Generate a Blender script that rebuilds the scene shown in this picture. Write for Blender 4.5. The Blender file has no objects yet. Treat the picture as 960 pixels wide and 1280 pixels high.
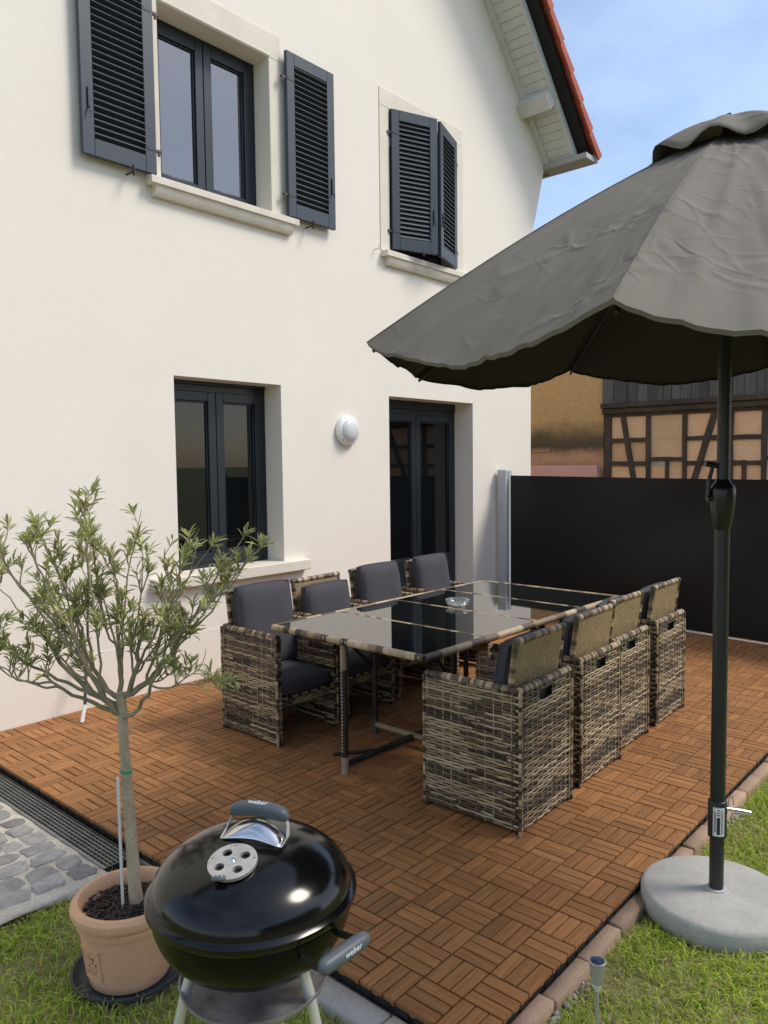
import bpy, bmesh, math, random
import numpy as np
from mathutils import Vector, Matrix, noise
from mathutils.geometry import tessellate_polygon
random.seed(7)
PI = math.pi
scene = bpy.context.scene
COL = scene.collection

# ---------------------------------------------------------------- materials
def mat(name, col, rough=.6, var=.0, vscale=8., col2=None, bump=0., bscale=60., attr=False, metal=0., ior=1.5,
        coat=0., stretch=(1, 1, 1), detail=5., spec=None, fine=0., fscale=200., rvar=0., rotz=0.):
    m = bpy.data.materials.new(name); m.use_nodes = True
    nt = m.node_tree; N = nt.nodes; L = nt.links
    b = N['Principled BSDF']
    b.inputs['Roughness'].default_value = rough
    b.inputs['Metallic'].default_value = metal
    b.inputs['IOR'].default_value = ior
    b.inputs['Coat Weight'].default_value = coat
    b.inputs['Coat Roughness'].default_value = .03
    if spec is not None: b.inputs['Specular IOR Level'].default_value = spec
    tc = N.new('ShaderNodeTexCoord'); mp = N.new('ShaderNodeMapping')
    mp.inputs['Scale'].default_value = stretch
    mp.inputs['Rotation'].default_value = (0, 0, rotz)
    L.new(tc.outputs['Object'], mp.inputs['Vector'])
    c = tuple(col) + (1,)
    c2 = tuple(col2) + (1,) if col2 else tuple(x * (1 - var) for x in col) + (1,)
    src = None
    if attr:
        a = N.new('ShaderNodeAttribute'); a.attribute_name = 'Col'; src = a.outputs['Color']
    if var or col2:
        n = N.new('ShaderNodeTexNoise'); n.inputs['Scale'].default_value = vscale; n.inputs['Detail'].default_value = detail
        n.inputs['Roughness'].default_value = .6
        L.new(mp.outputs['Vector'], n.inputs['Vector'])
        r = N.new('ShaderNodeMapRange'); r.inputs[1].default_value = .3; r.inputs[2].default_value = .7
        L.new(n.outputs['Fac'], r.inputs['Value'])
        mx = N.new('ShaderNodeMix'); mx.data_type = 'RGBA'
        L.new(r.outputs['Result'], mx.inputs['Factor'])
        mx.inputs['A'].default_value = c; mx.inputs['B'].default_value = c2
        out = mx.outputs['Result']
        if fine:
            n3 = N.new('ShaderNodeTexNoise'); n3.inputs['Scale'].default_value = fscale; n3.inputs['Detail'].default_value = 3
            L.new(mp.outputs['Vector'], n3.inputs['Vector'])
            r3 = N.new('ShaderNodeMapRange'); r3.inputs[1].default_value = .3; r3.inputs[2].default_value = .7
            r3.inputs[3].default_value = 1 - fine; r3.inputs[4].default_value = 1 + fine * .4
            L.new(n3.outputs['Fac'], r3.inputs['Value'])
            m3 = N.new('ShaderNodeMix'); m3.data_type = 'RGBA'; m3.blend_type = 'MULTIPLY'; m3.inputs['Factor'].default_value = 1
            L.new(out, m3.inputs['A']); L.new(r3.outputs['Result'], m3.inputs['B']); out = m3.outputs['Result']
        if src is not None:
            m2 = N.new('ShaderNodeMix'); m2.data_type = 'RGBA'; m2.blend_type = 'MULTIPLY'; m2.inputs['Factor'].default_value = 1
            L.new(src, m2.inputs['A']); L.new(out, m2.inputs['B']); out = m2.outputs['Result']
        L.new(out, b.inputs['Base Color'])
        if rvar:
            r4 = N.new('ShaderNodeMapRange'); r4.inputs[3].default_value = rough; r4.inputs[4].default_value = rough + rvar
            L.new(n.outputs['Fac'], r4.inputs['Value']); L.new(r4.outputs['Result'], b.inputs['Roughness'])
    elif src is not None:
        L.new(src, b.inputs['Base Color'])
    else:
        b.inputs['Base Color'].default_value = c
    if bump:
        n2 = N.new('ShaderNodeTexNoise'); n2.inputs['Scale'].default_value = bscale; n2.inputs['Detail'].default_value = 4
        L.new(mp.outputs['Vector'], n2.inputs['Vector'])
        bp = N.new('ShaderNodeBump'); bp.inputs['Strength'].default_value = 1; bp.inputs['Distance'].default_value = bump
        L.new(n2.outputs['Fac'], bp.inputs['Height']); L.new(bp.outputs['Normal'], b.inputs['Normal'])
    return m

M = {}
M['plaster'] = mat('plaster', (.83, .77, .68), .9, col2=(.80, .735, .64), vscale=1.1, bump=.0017, bscale=150, fine=.025, fscale=110)
M['plinth'] = mat('plinth_plaster', (.82, .785, .72), .9, col2=(.73, .68, .59), vscale=3, bump=.002, bscale=160)
M['stone'] = mat('sandstone', (.76, .70, .60), .85, col2=(.70, .63, .52), vscale=5, bump=.001, bscale=220, fine=.06, fscale=300)
M['sill'] = mat('sill_stone', (.76, .70, .60), .8, col2=(.67, .60, .49), vscale=9, bump=.0008, bscale=200, fine=.06, fscale=300)
M['shutter'] = mat('shutter_paint', (.036, .048, .062), .42, var=.12, vscale=5, bump=.0003, bscale=90)
M['frame'] = mat('anthracite_frame', (.010, .017, .024), .38, var=.15, vscale=4)
M['glass'] = mat('window_glass', (.004, .005, .006), .015, ior=1.5)
M['glass_up'] = mat('upper_window_glass', (.006, .008, .011), .015, ior=2.5)
M['hinge'] = mat('dark_hinge', (.035, .042, .05), .5, var=.2, vscale=40)
M['rust'] = mat('rusty_pin', (.25, .11, .045), .8, var=.5, vscale=60)
M['iron'] = mat('black_iron', (.015, .016, .018), .5)
M['white_wood'] = mat('white_painted_wood', (.66, .66, .63), .6, var=.12, vscale=6, bump=.0006, bscale=60, stretch=(1, 1, 1))
M['tile_red'] = mat('red_clay_tile', (.42, .085, .045), .75, col2=(.30, .06, .035), vscale=6, bump=.001, bscale=80)
M['under'] = mat('dark_underlay', (.012, .011, .011), .9)
M['zinc'] = mat('grey_zinc', (.42, .42, .41), .5, var=.15, vscale=5, metal=.2)
M['lamp_white'] = mat('white_enamel', (.82, .81, .77), .4)
M['opal'] = mat('opal_glass', (.66, .67, .67), .22, var=.03, vscale=3)
M['screen'] = mat('black_screen_cloth', (.0032, .0032, .0035), .55, spec=.4, var=.2, vscale=2, bump=.0004, bscale=500)
M['alu'] = mat('aluminium', (.46, .475, .50), .6, metal=0., var=.06, vscale=3)
M['edging'] = mat('pale_edging', (.72, .72, .70), .7, var=.1, vscale=8)
M['slat_x'] = mat('acacia_slat', (1, 1, 1), .58, spec=.3, col2=(.64, .55, .47), vscale=5, attr=True, bump=.0007, bscale=34, stretch=(1, 14, 1), fine=.18, fscale=30, rvar=.2)
M['slat_y'] = mat('acacia_slat_across', (1, 1, 1), .58, spec=.3, col2=(.64, .55, .47), vscale=5, attr=True, bump=.0007, bscale=34, stretch=(14, 1, 1), fine=.18, fscale=30, rvar=.2)
M['plastic'] = mat('black_plastic', (.010, .010, .010), .6)
M['kerb_red'] = mat('reddish_kerb', (.42, .30, .21), .9, col2=(.29, .23, .17), vscale=9, bump=.003, bscale=70, attr=True, fine=.2)
M['kerb_grey'] = mat('grey_kerb', (.54, .51, .46), .9, col2=(.42, .40, .365), vscale=8, bump=.002, bscale=90, attr=True, fine=.2)
M['steel_rod'] = mat('galvanised_grate', (.32, .32, .31), .45, metal=.6, var=.3, vscale=10)
M['mortar'] = mat('pale_mortar', (.60, .55, .46), .95, col2=(.44, .40, .33), vscale=9, bump=.006, bscale=45, fine=.25, fscale=120)
M['cobble'] = mat('granite_cobble', (1, 1, 1), .8, col2=(.6, .6, .6), vscale=16, attr=True, bump=.003, bscale=60, fine=.3, fscale=160)
M['soil'] = mat('lawn_soil', (.30, .25, .12), .95, col2=(.17, .20, .045), vscale=5, bump=.012, bscale=45, fine=.35, fscale=120)
M['weave'] = mat('rattan', (1, 1, 1), .5, col2=(.72, .70, .68), vscale=30, attr=True)
M['core'] = mat('rattan_shadow_core', (.022, .018, .014), .8)
M['cushion'] = mat('charcoal_cushion', (.060, .057, .066), .9, var=.12, vscale=7, bump=.0015, bscale=28, fine=.12, fscale=600)
M['table_glass'] = mat('black_table_glass', (.008, .009, .009), .02, ior=3.3)
M['clear_glass'] = None
M['tube'] = mat('dark_metal_tube', (.014, .015, .016), .45, var=.2, vscale=5)
M['canopy'] = mat('umbrella_cloth', (.172, .155, .128), .85, col2=(.146, .132, .109), vscale=2.2, bump=.0012, bscale=30, fine=.05, fscale=500)
def canopy_mat():
    m = mat('umbrella_cloth', (.178, .157, .124), .85, col2=(.150, .133, .106), vscale=2.2, fine=.05, fscale=500)
    nt = m.node_tree; N = nt.nodes; L = nt.links; b = N['Principled BSDF']; tc = [n for n in N if n.bl_idname == 'ShaderNodeTexCoord'][0]
    nz = N.new('ShaderNodeTexNoise'); nz.inputs['Scale'].default_value = 2.5; nz.inputs['Detail'].default_value = 2
    L.new(tc.outputs['Object'], nz.inputs['Vector'])
    ad = N.new('ShaderNodeMix'); ad.data_type = 'RGBA'; ad.blend_type = 'ADD'; ad.inputs['Factor'].default_value = .28
    L.new(tc.outputs['Object'], ad.inputs['A']); L.new(nz.outputs['Color'], ad.inputs['B'])
    hs = None
    for sc, wd, am in ((3.2, .10, 1.0), (7.5, .12, .45)):
        v = N.new('ShaderNodeTexVoronoi'); v.feature = 'DISTANCE_TO_EDGE'; v.inputs['Scale'].default_value = sc
        L.new(ad.outputs['Result'], v.inputs['Vector'])
        r = N.new('ShaderNodeMapRange'); r.interpolation_type = 'SMOOTHSTEP'; r.inputs[1].default_value = 0; r.inputs[2].default_value = wd; r.inputs[3].default_value = am; r.inputs[4].default_value = 0
        L.new(v.outputs['Distance'], r.inputs['Value'])
        if hs is None: hs = r.outputs['Result']
        else:
            a = N.new('ShaderNodeMath'); a.operation = 'ADD'; L.new(hs, a.inputs[0]); L.new(r.outputs['Result'], a.inputs[1]); hs = a.outputs[0]
    n2 = N.new('ShaderNodeTexNoise'); n2.inputs['Scale'].default_value = 3.0; L.new(tc.outputs['Object'], n2.inputs['Vector'])
    mk = N.new('ShaderNodeMapRange'); mk.inputs[1].default_value = .42; mk.inputs[2].default_value = .62; L.new(n2.outputs['Fac'], mk.inputs['Value'])
    mu = N.new('ShaderNodeMath'); mu.operation = 'MULTIPLY'; L.new(hs, mu.inputs[0]); L.new(mk.outputs['Result'], mu.inputs[1])
    bp = N.new('ShaderNodeBump'); bp.inputs['Distance'].default_value = .0042; L.new(mu.outputs[0], bp.inputs['Height']); L.new(bp.outputs['Normal'], b.inputs['Normal'])
    return m
M['canopy'] = canopy_mat()
M['canopy_shade'] = mat('shaded_canopy_underside', (.028, .025, .021), .9, var=.2, vscale=5)  # umbrella cloth again, darkened to paint the deep shade under the canopy
M['pole'] = mat('anthracite_pole', (.020, .022, .023), .38, var=.15, vscale=6)
M['black_plastic'] = mat('glossy_black_plastic', (.008, .008, .008), .3)
M['concrete'] = mat('concrete', (.48, .465, .43), .9, col2=(.37, .36, .335), vscale=7, bump=.0016, bscale=55, fine=.14, fscale=140)
M['sticker'] = mat('sticker_white', (.75, .75, .73), .4)
M['ink'] = mat('sticker_ink', (.03, .03, .03), .5)
M['enamel'] = mat('black_enamel', (.0030, .0030, .0034), .12, spec=.42, var=.3, vscale=5, rvar=.07)
M['enamel_dull'] = mat('black_enamel_bowl', (.0030, .0030, .0032), .22, spec=.2, var=.3, vscale=5)
M['handle'] = mat('grey_plastic_handle', (.085, .10, .115), .48, var=.1, vscale=30)
M['steel'] = mat('polished_steel', (.72, .72, .73), .16, metal=1., var=.06, vscale=20)
M['damper'] = mat('damper_aluminium', (.66, .65, .63), .42, metal=.75, var=.25, vscale=22, fine=.1)
M['leg_alu'] = mat('leg_aluminium', (.66, .66, .66), .3, metal=.55)
M['ash'] = mat('sooty_catcher', (.50, .50, .50), .45, col2=(.10, .08, .06), vscale=9, metal=.4)
M['terracotta'] = mat('terracotta', (.73, .43, .25), .85, col2=(.64, .37, .21), vscale=6, bump=.0008, bscale=90, fine=.08, fscale=80)
M['saucer'] = mat('slate_saucer', (.060, .070, .082), .5, var=.2, vscale=10)
M['bark'] = mat('bark_mulch', (1, 1, 1), .8, attr=True, bump=.002, bscale=120)
M['trunk'] = mat('grey_trunk', (.58, .475, .335), .9, col2=(.34, .265, .18), vscale=24, bump=.003, bscale=70, stretch=(1, 1, .45), fine=.2)
M['twig'] = mat('twig', (.36, .31, .20), .85, col2=(.20, .17, .10), vscale=20)
M['stake'] = mat('white_stake', (.68, .68, .66), .5)
M['tie'] = mat('green_tie', (.05, .33, .16), .6)
M['ochre'] = None
M['timber'] = mat('weathered_timber', (.12, .08, .056), .9, col2=(.06, .042, .03), vscale=4, bump=.006, bscale=30, fine=.3, fscale=60)
M['board'] = mat('grey_boards', (1, 1, 1), .9, col2=(.6, .58, .57), vscale=5, attr=True, bump=.004, bscale=20, stretch=(1, 9, 1), fine=.3, fscale=40)
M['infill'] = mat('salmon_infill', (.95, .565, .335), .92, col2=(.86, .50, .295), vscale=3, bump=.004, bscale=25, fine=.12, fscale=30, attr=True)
M['pink'] = mat('pink_render', (.78, .42, .37), .9, var=.08, vscale=3)
M['solar'] = mat('solar_cell', (.012, .02, .045), .12)
M['brushed'] = mat('brushed_steel', (.56, .56, .56), .38, metal=.6, var=.15, vscale=12)
M['brown_tile'] = mat('brown_roof', (.055, .026, .018), .85, var=.4, vscale=3, bump=.02, bscale=6)
M['render_grey'] = mat('neighbour_render', (.45, .42, .37), .9, var=.1, vscale=1)
M['logo'] = mat('white_print', (.75, .76, .77), .5)

def glass_mat():
    m = bpy.data.materials.new('clear_glass'); m.use_nodes = True
    b = m.node_tree.nodes['Principled BSDF']
    b.inputs['Base Color'].default_value = (.96, .98, .97, 1); b.inputs['Roughness'].default_value = .03
    b.inputs['Transmission Weight'].default_value = .92; b.inputs['IOR'].default_value = 1.45
    return m
M['clear_glass'] = glass_mat()

def ochre_mat():
    # ochre render with a mossy stain band of its own (object z around 2 m)
    m = bpy.data.materials.new('ochre_render'); m.use_nodes = True
    nt = m.node_tree; N = nt.nodes; L = nt.links; b = N['Principled BSDF']; b.inputs['Roughness'].default_value = .95
    tc = N.new('ShaderNodeTexCoord'); sp = N.new('ShaderNodeSeparateXYZ'); L.new(tc.outputs['Object'], sp.inputs[0])
    n1 = N.new('ShaderNodeTexNoise'); n1.inputs['Scale'].default_value = 1.6; n1.inputs['Detail'].default_value = 8; n1.inputs['Roughness'].default_value = .68
    L.new(tc.outputs['Object'], n1.inputs['Vector'])
    a = N.new('ShaderNodeMath'); a.operation = 'MULTIPLY_ADD'; a.inputs[1].default_value = -.55; L.new(n1.outputs['Fac'], a.inputs[0]); L.new(sp.outputs['Z'], a.inputs[2])
    r = N.new('ShaderNodeValToRGB')
    e = r.color_ramp.elements
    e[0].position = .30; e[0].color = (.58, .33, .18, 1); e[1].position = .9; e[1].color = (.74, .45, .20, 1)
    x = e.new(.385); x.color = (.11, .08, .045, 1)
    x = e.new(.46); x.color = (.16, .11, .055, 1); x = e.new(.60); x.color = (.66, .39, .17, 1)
    mr = N.new('ShaderNodeMapRange'); mr.inputs[1].default_value = .85; mr.inputs[2].default_value = 2.9
    L.new(a.outputs[0], mr.inputs['Value']); L.new(mr.outputs['Result'], r.inputs['Fac'])
    n2 = N.new('ShaderNodeTexNoise'); n2.inputs['Scale'].default_value = 14; n2.inputs['Detail'].default_value = 6
    L.new(tc.outputs['Object'], n2.inputs['Vector'])
    mr2 = N.new('ShaderNodeMapRange'); mr2.inputs[1].default_value = .3; mr2.inputs[2].default_value = .7; mr2.inputs[3].default_value = .88; mr2.inputs[4].default_value = 1.05
    L.new(n2.outputs['Fac'], mr2.inputs['Value'])
    mx = N.new('ShaderNodeMix'); mx.data_type = 'RGBA'; mx.blend_type = 'MULTIPLY'; mx.inputs['Factor'].default_value = 1
    L.new(r.outputs['Color'], mx.inputs['A']); L.new(mr2.outputs['Result'], mx.inputs['B'])
    L.new(mx.outputs['Result'], b.inputs['Base Color'])
    bp = N.new('ShaderNodeBump'); bp.inputs['Distance'].default_value = .01; L.new(n2.outputs['Fac'], bp.inputs['Height']); L.new(bp.outputs['Normal'], b.inputs['Normal'])
    return m
M['ochre'] = ochre_mat()
def leafy(name, rough, tl):
    m = mat(name, (1, 1, 1), rough, attr=True); nt = m.node_tree; N = nt.nodes; L = nt.links
    b = N['Principled BSDF']; a = [n for n in N if n.bl_idname == 'ShaderNodeAttribute'][0]
    t = N.new('ShaderNodeBsdfTranslucent'); L.new(a.outputs['Color'], t.inputs['Color'])
    x = N.new('ShaderNodeMixShader'); x.inputs[0].default_value = tl
    L.new(b.outputs[0], x.inputs[1]); L.new(t.outputs[0], x.inputs[2]); L.new(x.outputs[0], N['Material Output'].inputs['Surface'])
    return m
M['leaf'] = leafy('leaf', .5, .3); M['grass'] = leafy('grass_blades', .55, .45)

# ---------------------------------------------------------------- mesh builder
class MB:
    def __init__(s):
        s.v = []; s.f = []; s.c = []; s.m = []
    def add(s, vs, fs, col=(1, 1, 1), mi=0):
        o = len(s.v); s.v.extend([tuple(v) for v in vs])
        for f in fs:
            s.f.append(tuple(i + o for i in f)); s.c.append(col); s.m.append(mi)
        return s
    def box(s, a, b, bev=0., col=(1, 1, 1), mi=0, mtx=None):
        (x0, y0, z0), (x1, y1, z1) = a, b
        x0, x1 = min(x0, x1), max(x0, x1); y0, y1 = min(y0, y1), max(y0, y1); z0, z1 = min(z0, z1), max(z0, z1)
        e = min(bev, (x1 - x0) * .45, (y1 - y0) * .45, (z1 - z0) * .45)
        if e <= 0:
            vs = [(x, y, z) for x in (x0, x1) for y in (y0, y1) for z in (z0, z1)]
            fs = [(0, 1, 3, 2), (4, 6, 7, 5), (0, 4, 5, 1), (2, 3, 7, 6), (0, 2, 6, 4), (1, 5, 7, 3)]
        else:
            vs = []; idx = {}
            for i, x in enumerate((x0, x1)):
                for j, y in enumerate((y0, y1)):
                    for k, z in enumerate((z0, z1)):
                        sx, sy, sz = (1, -1)[i], (1, -1)[j], (1, -1)[k]
                        for ax, p in enumerate(((x, y + sy * e, z + sz * e), (x + sx * e, y, z + sz * e), (x + sx * e, y + sy * e, z))):
                            idx[i, j, k, ax] = len(vs); vs.append(p)
            I = idx; fs = []
            fs += [tuple(I[i, j, k, 0] for j, k in ((0, 0), (0, 1), (1, 1), (1, 0))) for i in (0, 1)]
            fs += [tuple(I[i, j, k, 1] for i, k in ((0, 0), (0, 1), (1, 1), (1, 0))) for j in (0, 1)]
            fs += [tuple(I[i, j, k, 2] for i, j in ((0, 0), (0, 1), (1, 1), (1, 0))) for k in (0, 1)]
            for i in (0, 1):
                for j in (0, 1): fs.append((I[i, j, 0, 0], I[i, j, 1, 0], I[i, j, 1, 1], I[i, j, 0, 1]))
                for k in (0, 1): fs.append((I[i, 0, k, 0], I[i, 1, k, 0], I[i, 1, k, 2], I[i, 0, k, 2]))
            for j in (0, 1):
                for k in (0, 1): fs.append((I[0, j, k, 1], I[1, j, k, 1], I[1, j, k, 2], I[0, j, k, 2]))
            for i in (0, 1):
                for j in (0, 1):
                    for k in (0, 1): fs.append((I[i, j, k, 0], I[i, j, k, 1], I[i, j, k, 2]))
        if mtx is not None: vs = [tuple(mtx @ Vector(v)) for v in vs]
        return s.add(vs, fs, col, mi)
    def tube(s, pts, r, n=8, cap=True, col=(1, 1, 1), mi=0, cols=None):
        pts = [Vector(p) for p in pts]
        rs = r if isinstance(r, (list, tuple)) else [r] * len(pts)
        vs = []; prev = None
        for i, p in enumerate(pts):
            t = (pts[min(i + 1, len(pts) - 1)] - pts[max(i - 1, 0)])
            if t.length < 1e-9: t = Vector((0, 0, 1))
            t.normalize()
            if prev is None:
                a = Vector((0, 0, 1)) if abs(t.z) < .9 else Vector((1, 0, 0))
                u = t.cross(a).normalized()
            else:
                u = (prev - t * prev.dot(t))
                u = u.normalized() if u.length > 1e-6 else t.orthogonal().normalized()
            prev = u; w = t.cross(u)
            for k in range(n):
                a = 2 * PI * k / n
                vs.append(p + (u * math.cos(a) + w * math.sin(a)) * rs[i])
        o = len(s.v); s.v.extend([tuple(v) for v in vs])
        for i in range(len(pts) - 1):
            c = cols[i] if cols else col
            for k in range(n):
                k2 = (k + 1) % n
                s.f.append((o + i * n + k, o + i * n + k2, o + (i + 1) * n + k2, o + (i + 1) * n + k)); s.c.append(c); s.m.append(mi)
        if cap:
            s.f.append(tuple(o + k for k in range(n))[::-1]); s.c.append(cols[0] if cols else col); s.m.append(mi)
            q = o + (len(pts) - 1) * n
            s.f.append(tuple(q + k for k in range(n))); s.c.append(cols[-1] if cols else col); s.m.append(mi)
        return s
    def lathe(s, prof, n=32, c=(0, 0, 0), col=(1, 1, 1), mi=0, sx=1, sy=1, mtx=None):
        vs = []
        for r, z in prof:
            for k in range(n):
                a = 2 * PI * k / n
                vs.append(Vector((r * math.cos(a) * sx, r * math.sin(a) * sy, z)))
        if mtx is not None: vs = [mtx @ v for v in vs]
        vs = [v + Vector(c) for v in vs]
        fs = []
        for i in range(len(prof) - 1):
            for k in range(n):
                k2 = (k + 1) % n
                fs.append((i * n + k, i * n + k2, (i + 1) * n + k2, (i + 1) * n + k))
        if prof[0][0] > 1e-6: fs.append(tuple(range(n))[::-1])
        if prof[-1][0] > 1e-6: fs.append(tuple((len(prof) - 1) * n + k for k in range(n)))
        return s.add(vs, fs, col, mi)
    def prism(s, poly, axis, a, b, col=(1, 1, 1), mi=0):
        # extrude a 2-D polygon along an axis; poly coords are the other two axes in order
        def P(p, t):
            q = list(p); q.insert(axis, t); return tuple(q)
        n = len(poly); vs = [P(p, a) for p in poly] + [P(p, b) for p in poly]
        fs = [tuple(range(n))[::-1], tuple(range(n, 2 * n))] + [(i, (i + 1) % n, n + (i + 1) % n, n + i) for i in range(n)]
        return s.add(vs, fs, col, mi)
    def build(s, name, mats, parent=None, smooth=None, loc=None, weld=False):
        me = bpy.data.meshes.new(name)
        me.from_pydata(s.v, [], s.f)
        if not isinstance(mats, (list, tuple)): mats = [mats]
        for m in mats: me.materials.append(m)
        nf = len(s.f)
        if len(me.polygons) == nf:
            me.polygons.foreach_set('material_index', s.m)
            at = me.attributes.new('Col', 'FLOAT_COLOR', 'CORNER')
            lt = np.empty(nf, dtype=np.int32); me.polygons.foreach_get('loop_total', lt)
            cc = np.array([(c[0], c[1], c[2], 1.) for c in s.c], dtype=np.float32)
            at.data.foreach_set('color', np.repeat(cc, lt, axis=0).ravel())
        bm = bmesh.new(); bm.from_mesh(me)
        if weld: bmesh.ops.remove_doubles(bm, verts=bm.verts, dist=1e-5)
        bmesh.ops.recalc_face_normals(bm, faces=bm.faces)
        bm.to_mesh(me); bm.free()
        if smooth is not None:
            me.shade_smooth()
            if smooth < 180: me.set_sharp_from_angle(angle=math.radians(smooth))
        o = bpy.data.objects.new(name, me); COL.objects.link(o)
        if parent is not None: o.parent = parent
        if loc is not None: o.location = loc
        return o

def tag(o, label=None, cat=None, group=None, kind=None):
    if label: o['label'] = label
    if cat: o['category'] = cat
    if group: o['group'] = group
    if kind: o['kind'] = kind
    return o
def empty(name, loc=(0, 0, 0), rz=0, **k):
    o = bpy.data.objects.new(name, None); COL.objects.link(o); o.location = loc; o.rotation_euler = (0, 0, rz)
    o.empty_display_size = .1
    return tag(o, **k)
def copy_tree(o, parent=None):
    c = o.copy(); COL.objects.link(c); c.parent = parent
    for ch in list(o.children): copy_tree(ch, c)
    return c
def rnd(a, b): return random.uniform(a, b)
def lerp(a, b, t): return a + (b - a) * t
def Tm(loc, rx=0, ry=0, rz=0):
    return Matrix.Translation(loc) @ Matrix.Rotation(rz, 4, 'Z') @ Matrix.Rotation(ry, 4, 'Y') @ Matrix.Rotation(rx, 4, 'X')

WY = 3.443            # plane of the house wall
GZ = -.065            # lawn level (deck surface is 0)

# ================================================================= SETTING
def build_ground():
    b = MB()
    # one sheet to the horizon, finer round the camera
    xs = [-400, -60, -12] + [lerp(-6, 8, i / 56) for i in range(57)] + [14, 60, 400]
    ys = [-400, -60, -12] + [lerp(-6, 4, i / 40) for i in range(41)] + [12, 60, 400]
    vs = []
    for y in ys:
        for x in xs:
            z = GZ
            if -6 <= x <= 8 and -6 <= y <= 4: z += .012 * noise.noise(Vector((x * 2.3, y * 2.3, 0)))
            vs.append((x, y, z - .004))
    nx = len(xs); fs = [(j * nx + i, j * nx + i + 1, (j + 1) * nx + i + 1, (j + 1) * nx + i) for j in range(len(ys) - 1) for i in range(nx - 1)]
    b.add(vs, fs)
    tag(b.build('ground', M['soil'], smooth=180), kind='structure')
build_ground()

def build_deck():
    S = .15; X0 = -.30; Y0 = -.30
    b = MB()
    nx, ny = 38, 25
    for ci in range(nx):
        for cj in range(ny):
            x0 = X0 + ci * S; y0 = Y0 + cj * S
            x1 = x0 + S; y1 = min(y0 + S, WY - .004)
            if x0 > 5.62 - (3.3 - y0) * .108: continue
            i = ci - 2; j = 1 - cj
            along_y = (i + j) % 2 == 0
            tb = rnd(.90, 1.08) * (1 + .12 * noise.noise(Vector((x0 * 1.1, y0 * 1.1, 5))))
            g = .0033; sg = .0026
            for k in range(3):
                t = tb * rnd(.84, 1.12); w = rnd(-.03, .03)
                col = ((.395 + w) * t, (.188 + w * .4) * t, (.071 + w * .12) * t)
                dz = rnd(-.0008, .0008)
                if along_y:
                    a = x0 + g + k * (S - 2 * g) / 3 + sg / 2 * 0; e = x0 + g + (k + 1) * (S - 2 * g) / 3
                    if k: a += sg
                    if k < 2: e -= sg
                    b.box((a, y0 + g, -.021), (e, y1 - g, dz), .0016, col, 1)
                else:
                    if y1 - y0 < .1: 
                        pass
                    a = y0 + g + k * (y1 - y0 - 2 * g) / 3; e = y0 + g + (k + 1) * (y1 - y0 - 2 * g) / 3
                    if k: a += sg
                    if k < 2: e -= sg
                    b.box((x0 + g, a, -.021), (x1 - g, e, dz), .0016, col, 0)
    d = b.build('wooden_deck', [M['slat_x'], M['slat_y']])
    tag(d, kind='structure')
    # black plastic carrier grid under the slats (its ribs show at the open edges)
    p = MB(); p.box((X0 + .004, Y0 + .005, -.046), (5.36, WY - .006, -.0135))
    for k in range(76):
        x = X0 + .02 + k * .0745
        if x < 5.3: p.box((x, Y0 + .0005, -.032), (x + .05, Y0 + .004, -.0145))
    for k in range(50):
        y = Y0 + .02 + k * .0745
        p.box((X0 - .001, y, -.032), (X0 + .003, y + .05, -.0145))
    tag(p.build('deck_carrier', M['plastic']), kind='structure')
    s = MB(); s.prism([(X0 + .012, -.285), (5.33, -.285), (5.66, WY), (X0 + .012, WY)], 2, -.09, -.048)
    tag(s.build('deck_slab', M['kerb_grey']), kind='structure')
build_deck()

def kerb(name, p0, p1, w, seg, z1, m, tone):
    b = MB(); p0 = Vector(p0); p1 = Vector(p1); d = p1 - p0; n = int(d.length / seg); u = d.normalized(); nrm = Vector((-u.y, u.x))
    for k in range(n):
        a = p0 + u * (k * seg + .004); e = p0 + u * ((k + 1) * seg - .004)
        dz = rnd(-.006, .004); t = rnd(.82, 1.12); dw = rnd(-.004, .004)
        # slightly crooked block, rounded top
        rz = math.atan2(u.y, u.x) + rnd(-.012, .012)
        c = (a + e) / 2 + nrm * (w / 2 + dw)
        mt = Matrix.Translation((c.x, c.y, 0)) @ Matrix.Rotation(rz, 4, 'Z')
        L = (e - a).length
        b.box((-L / 2, -w / 2, -.13), (L / 2, w / 2, z1 + dz), .0045, (t * tone[0], t * tone[1], t * tone[2]), mtx=mt)
    return tag(b.build(name, m, smooth=50), kind='structure')
kerb('brick_kerb', (5.45, -.2995), (-.42, -.2995), .056, .245, -.030, M['kerb_red'], (1.1, 1, .95))
kerb('concrete_kerb', (-.308, -.30), (-.308, 1.44), .098, .30, -.036, M['kerb_grey'], (1, 1, 1))

def build_drain():
    b = MB()
    x0, x1 = -.318, -.456; y0, y1 = 1.46, WY - .01
    b.box((x0, y0, -.09), (x0 - .008, y1, -.028)); b.box((x1, y0, -.09), (x1 + .006, y1, -.028), mi=1)
    b.box((x0, y0, -.20), (x1, y1, -.19)); b.box((x0, y0, -.19), (x0 - .004, y1, -.085)); b.box((x1, y0, -.19), (x1 + .004, y1, -.085)); b.box((x0, y0 - .006, -.09), (x1, y0, -.028))
    for k in range(7):
        x = lerp(x0 - .014, x1 + .010, k / 6)
        b.box((x - .0019, y0, -.040), (x + .0019, y1, -.030), mi=1)
    y = y0 + .015
    while y < y1:
        b.box((x0 - .008, y - .0014, -.048), (x1 + .006, y + .0014, -.0365), mi=1); y += .031
    tag(b.build('drain_channel', [M['plastic'], M['steel_rod']]), kind='structure')
build_drain()

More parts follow.
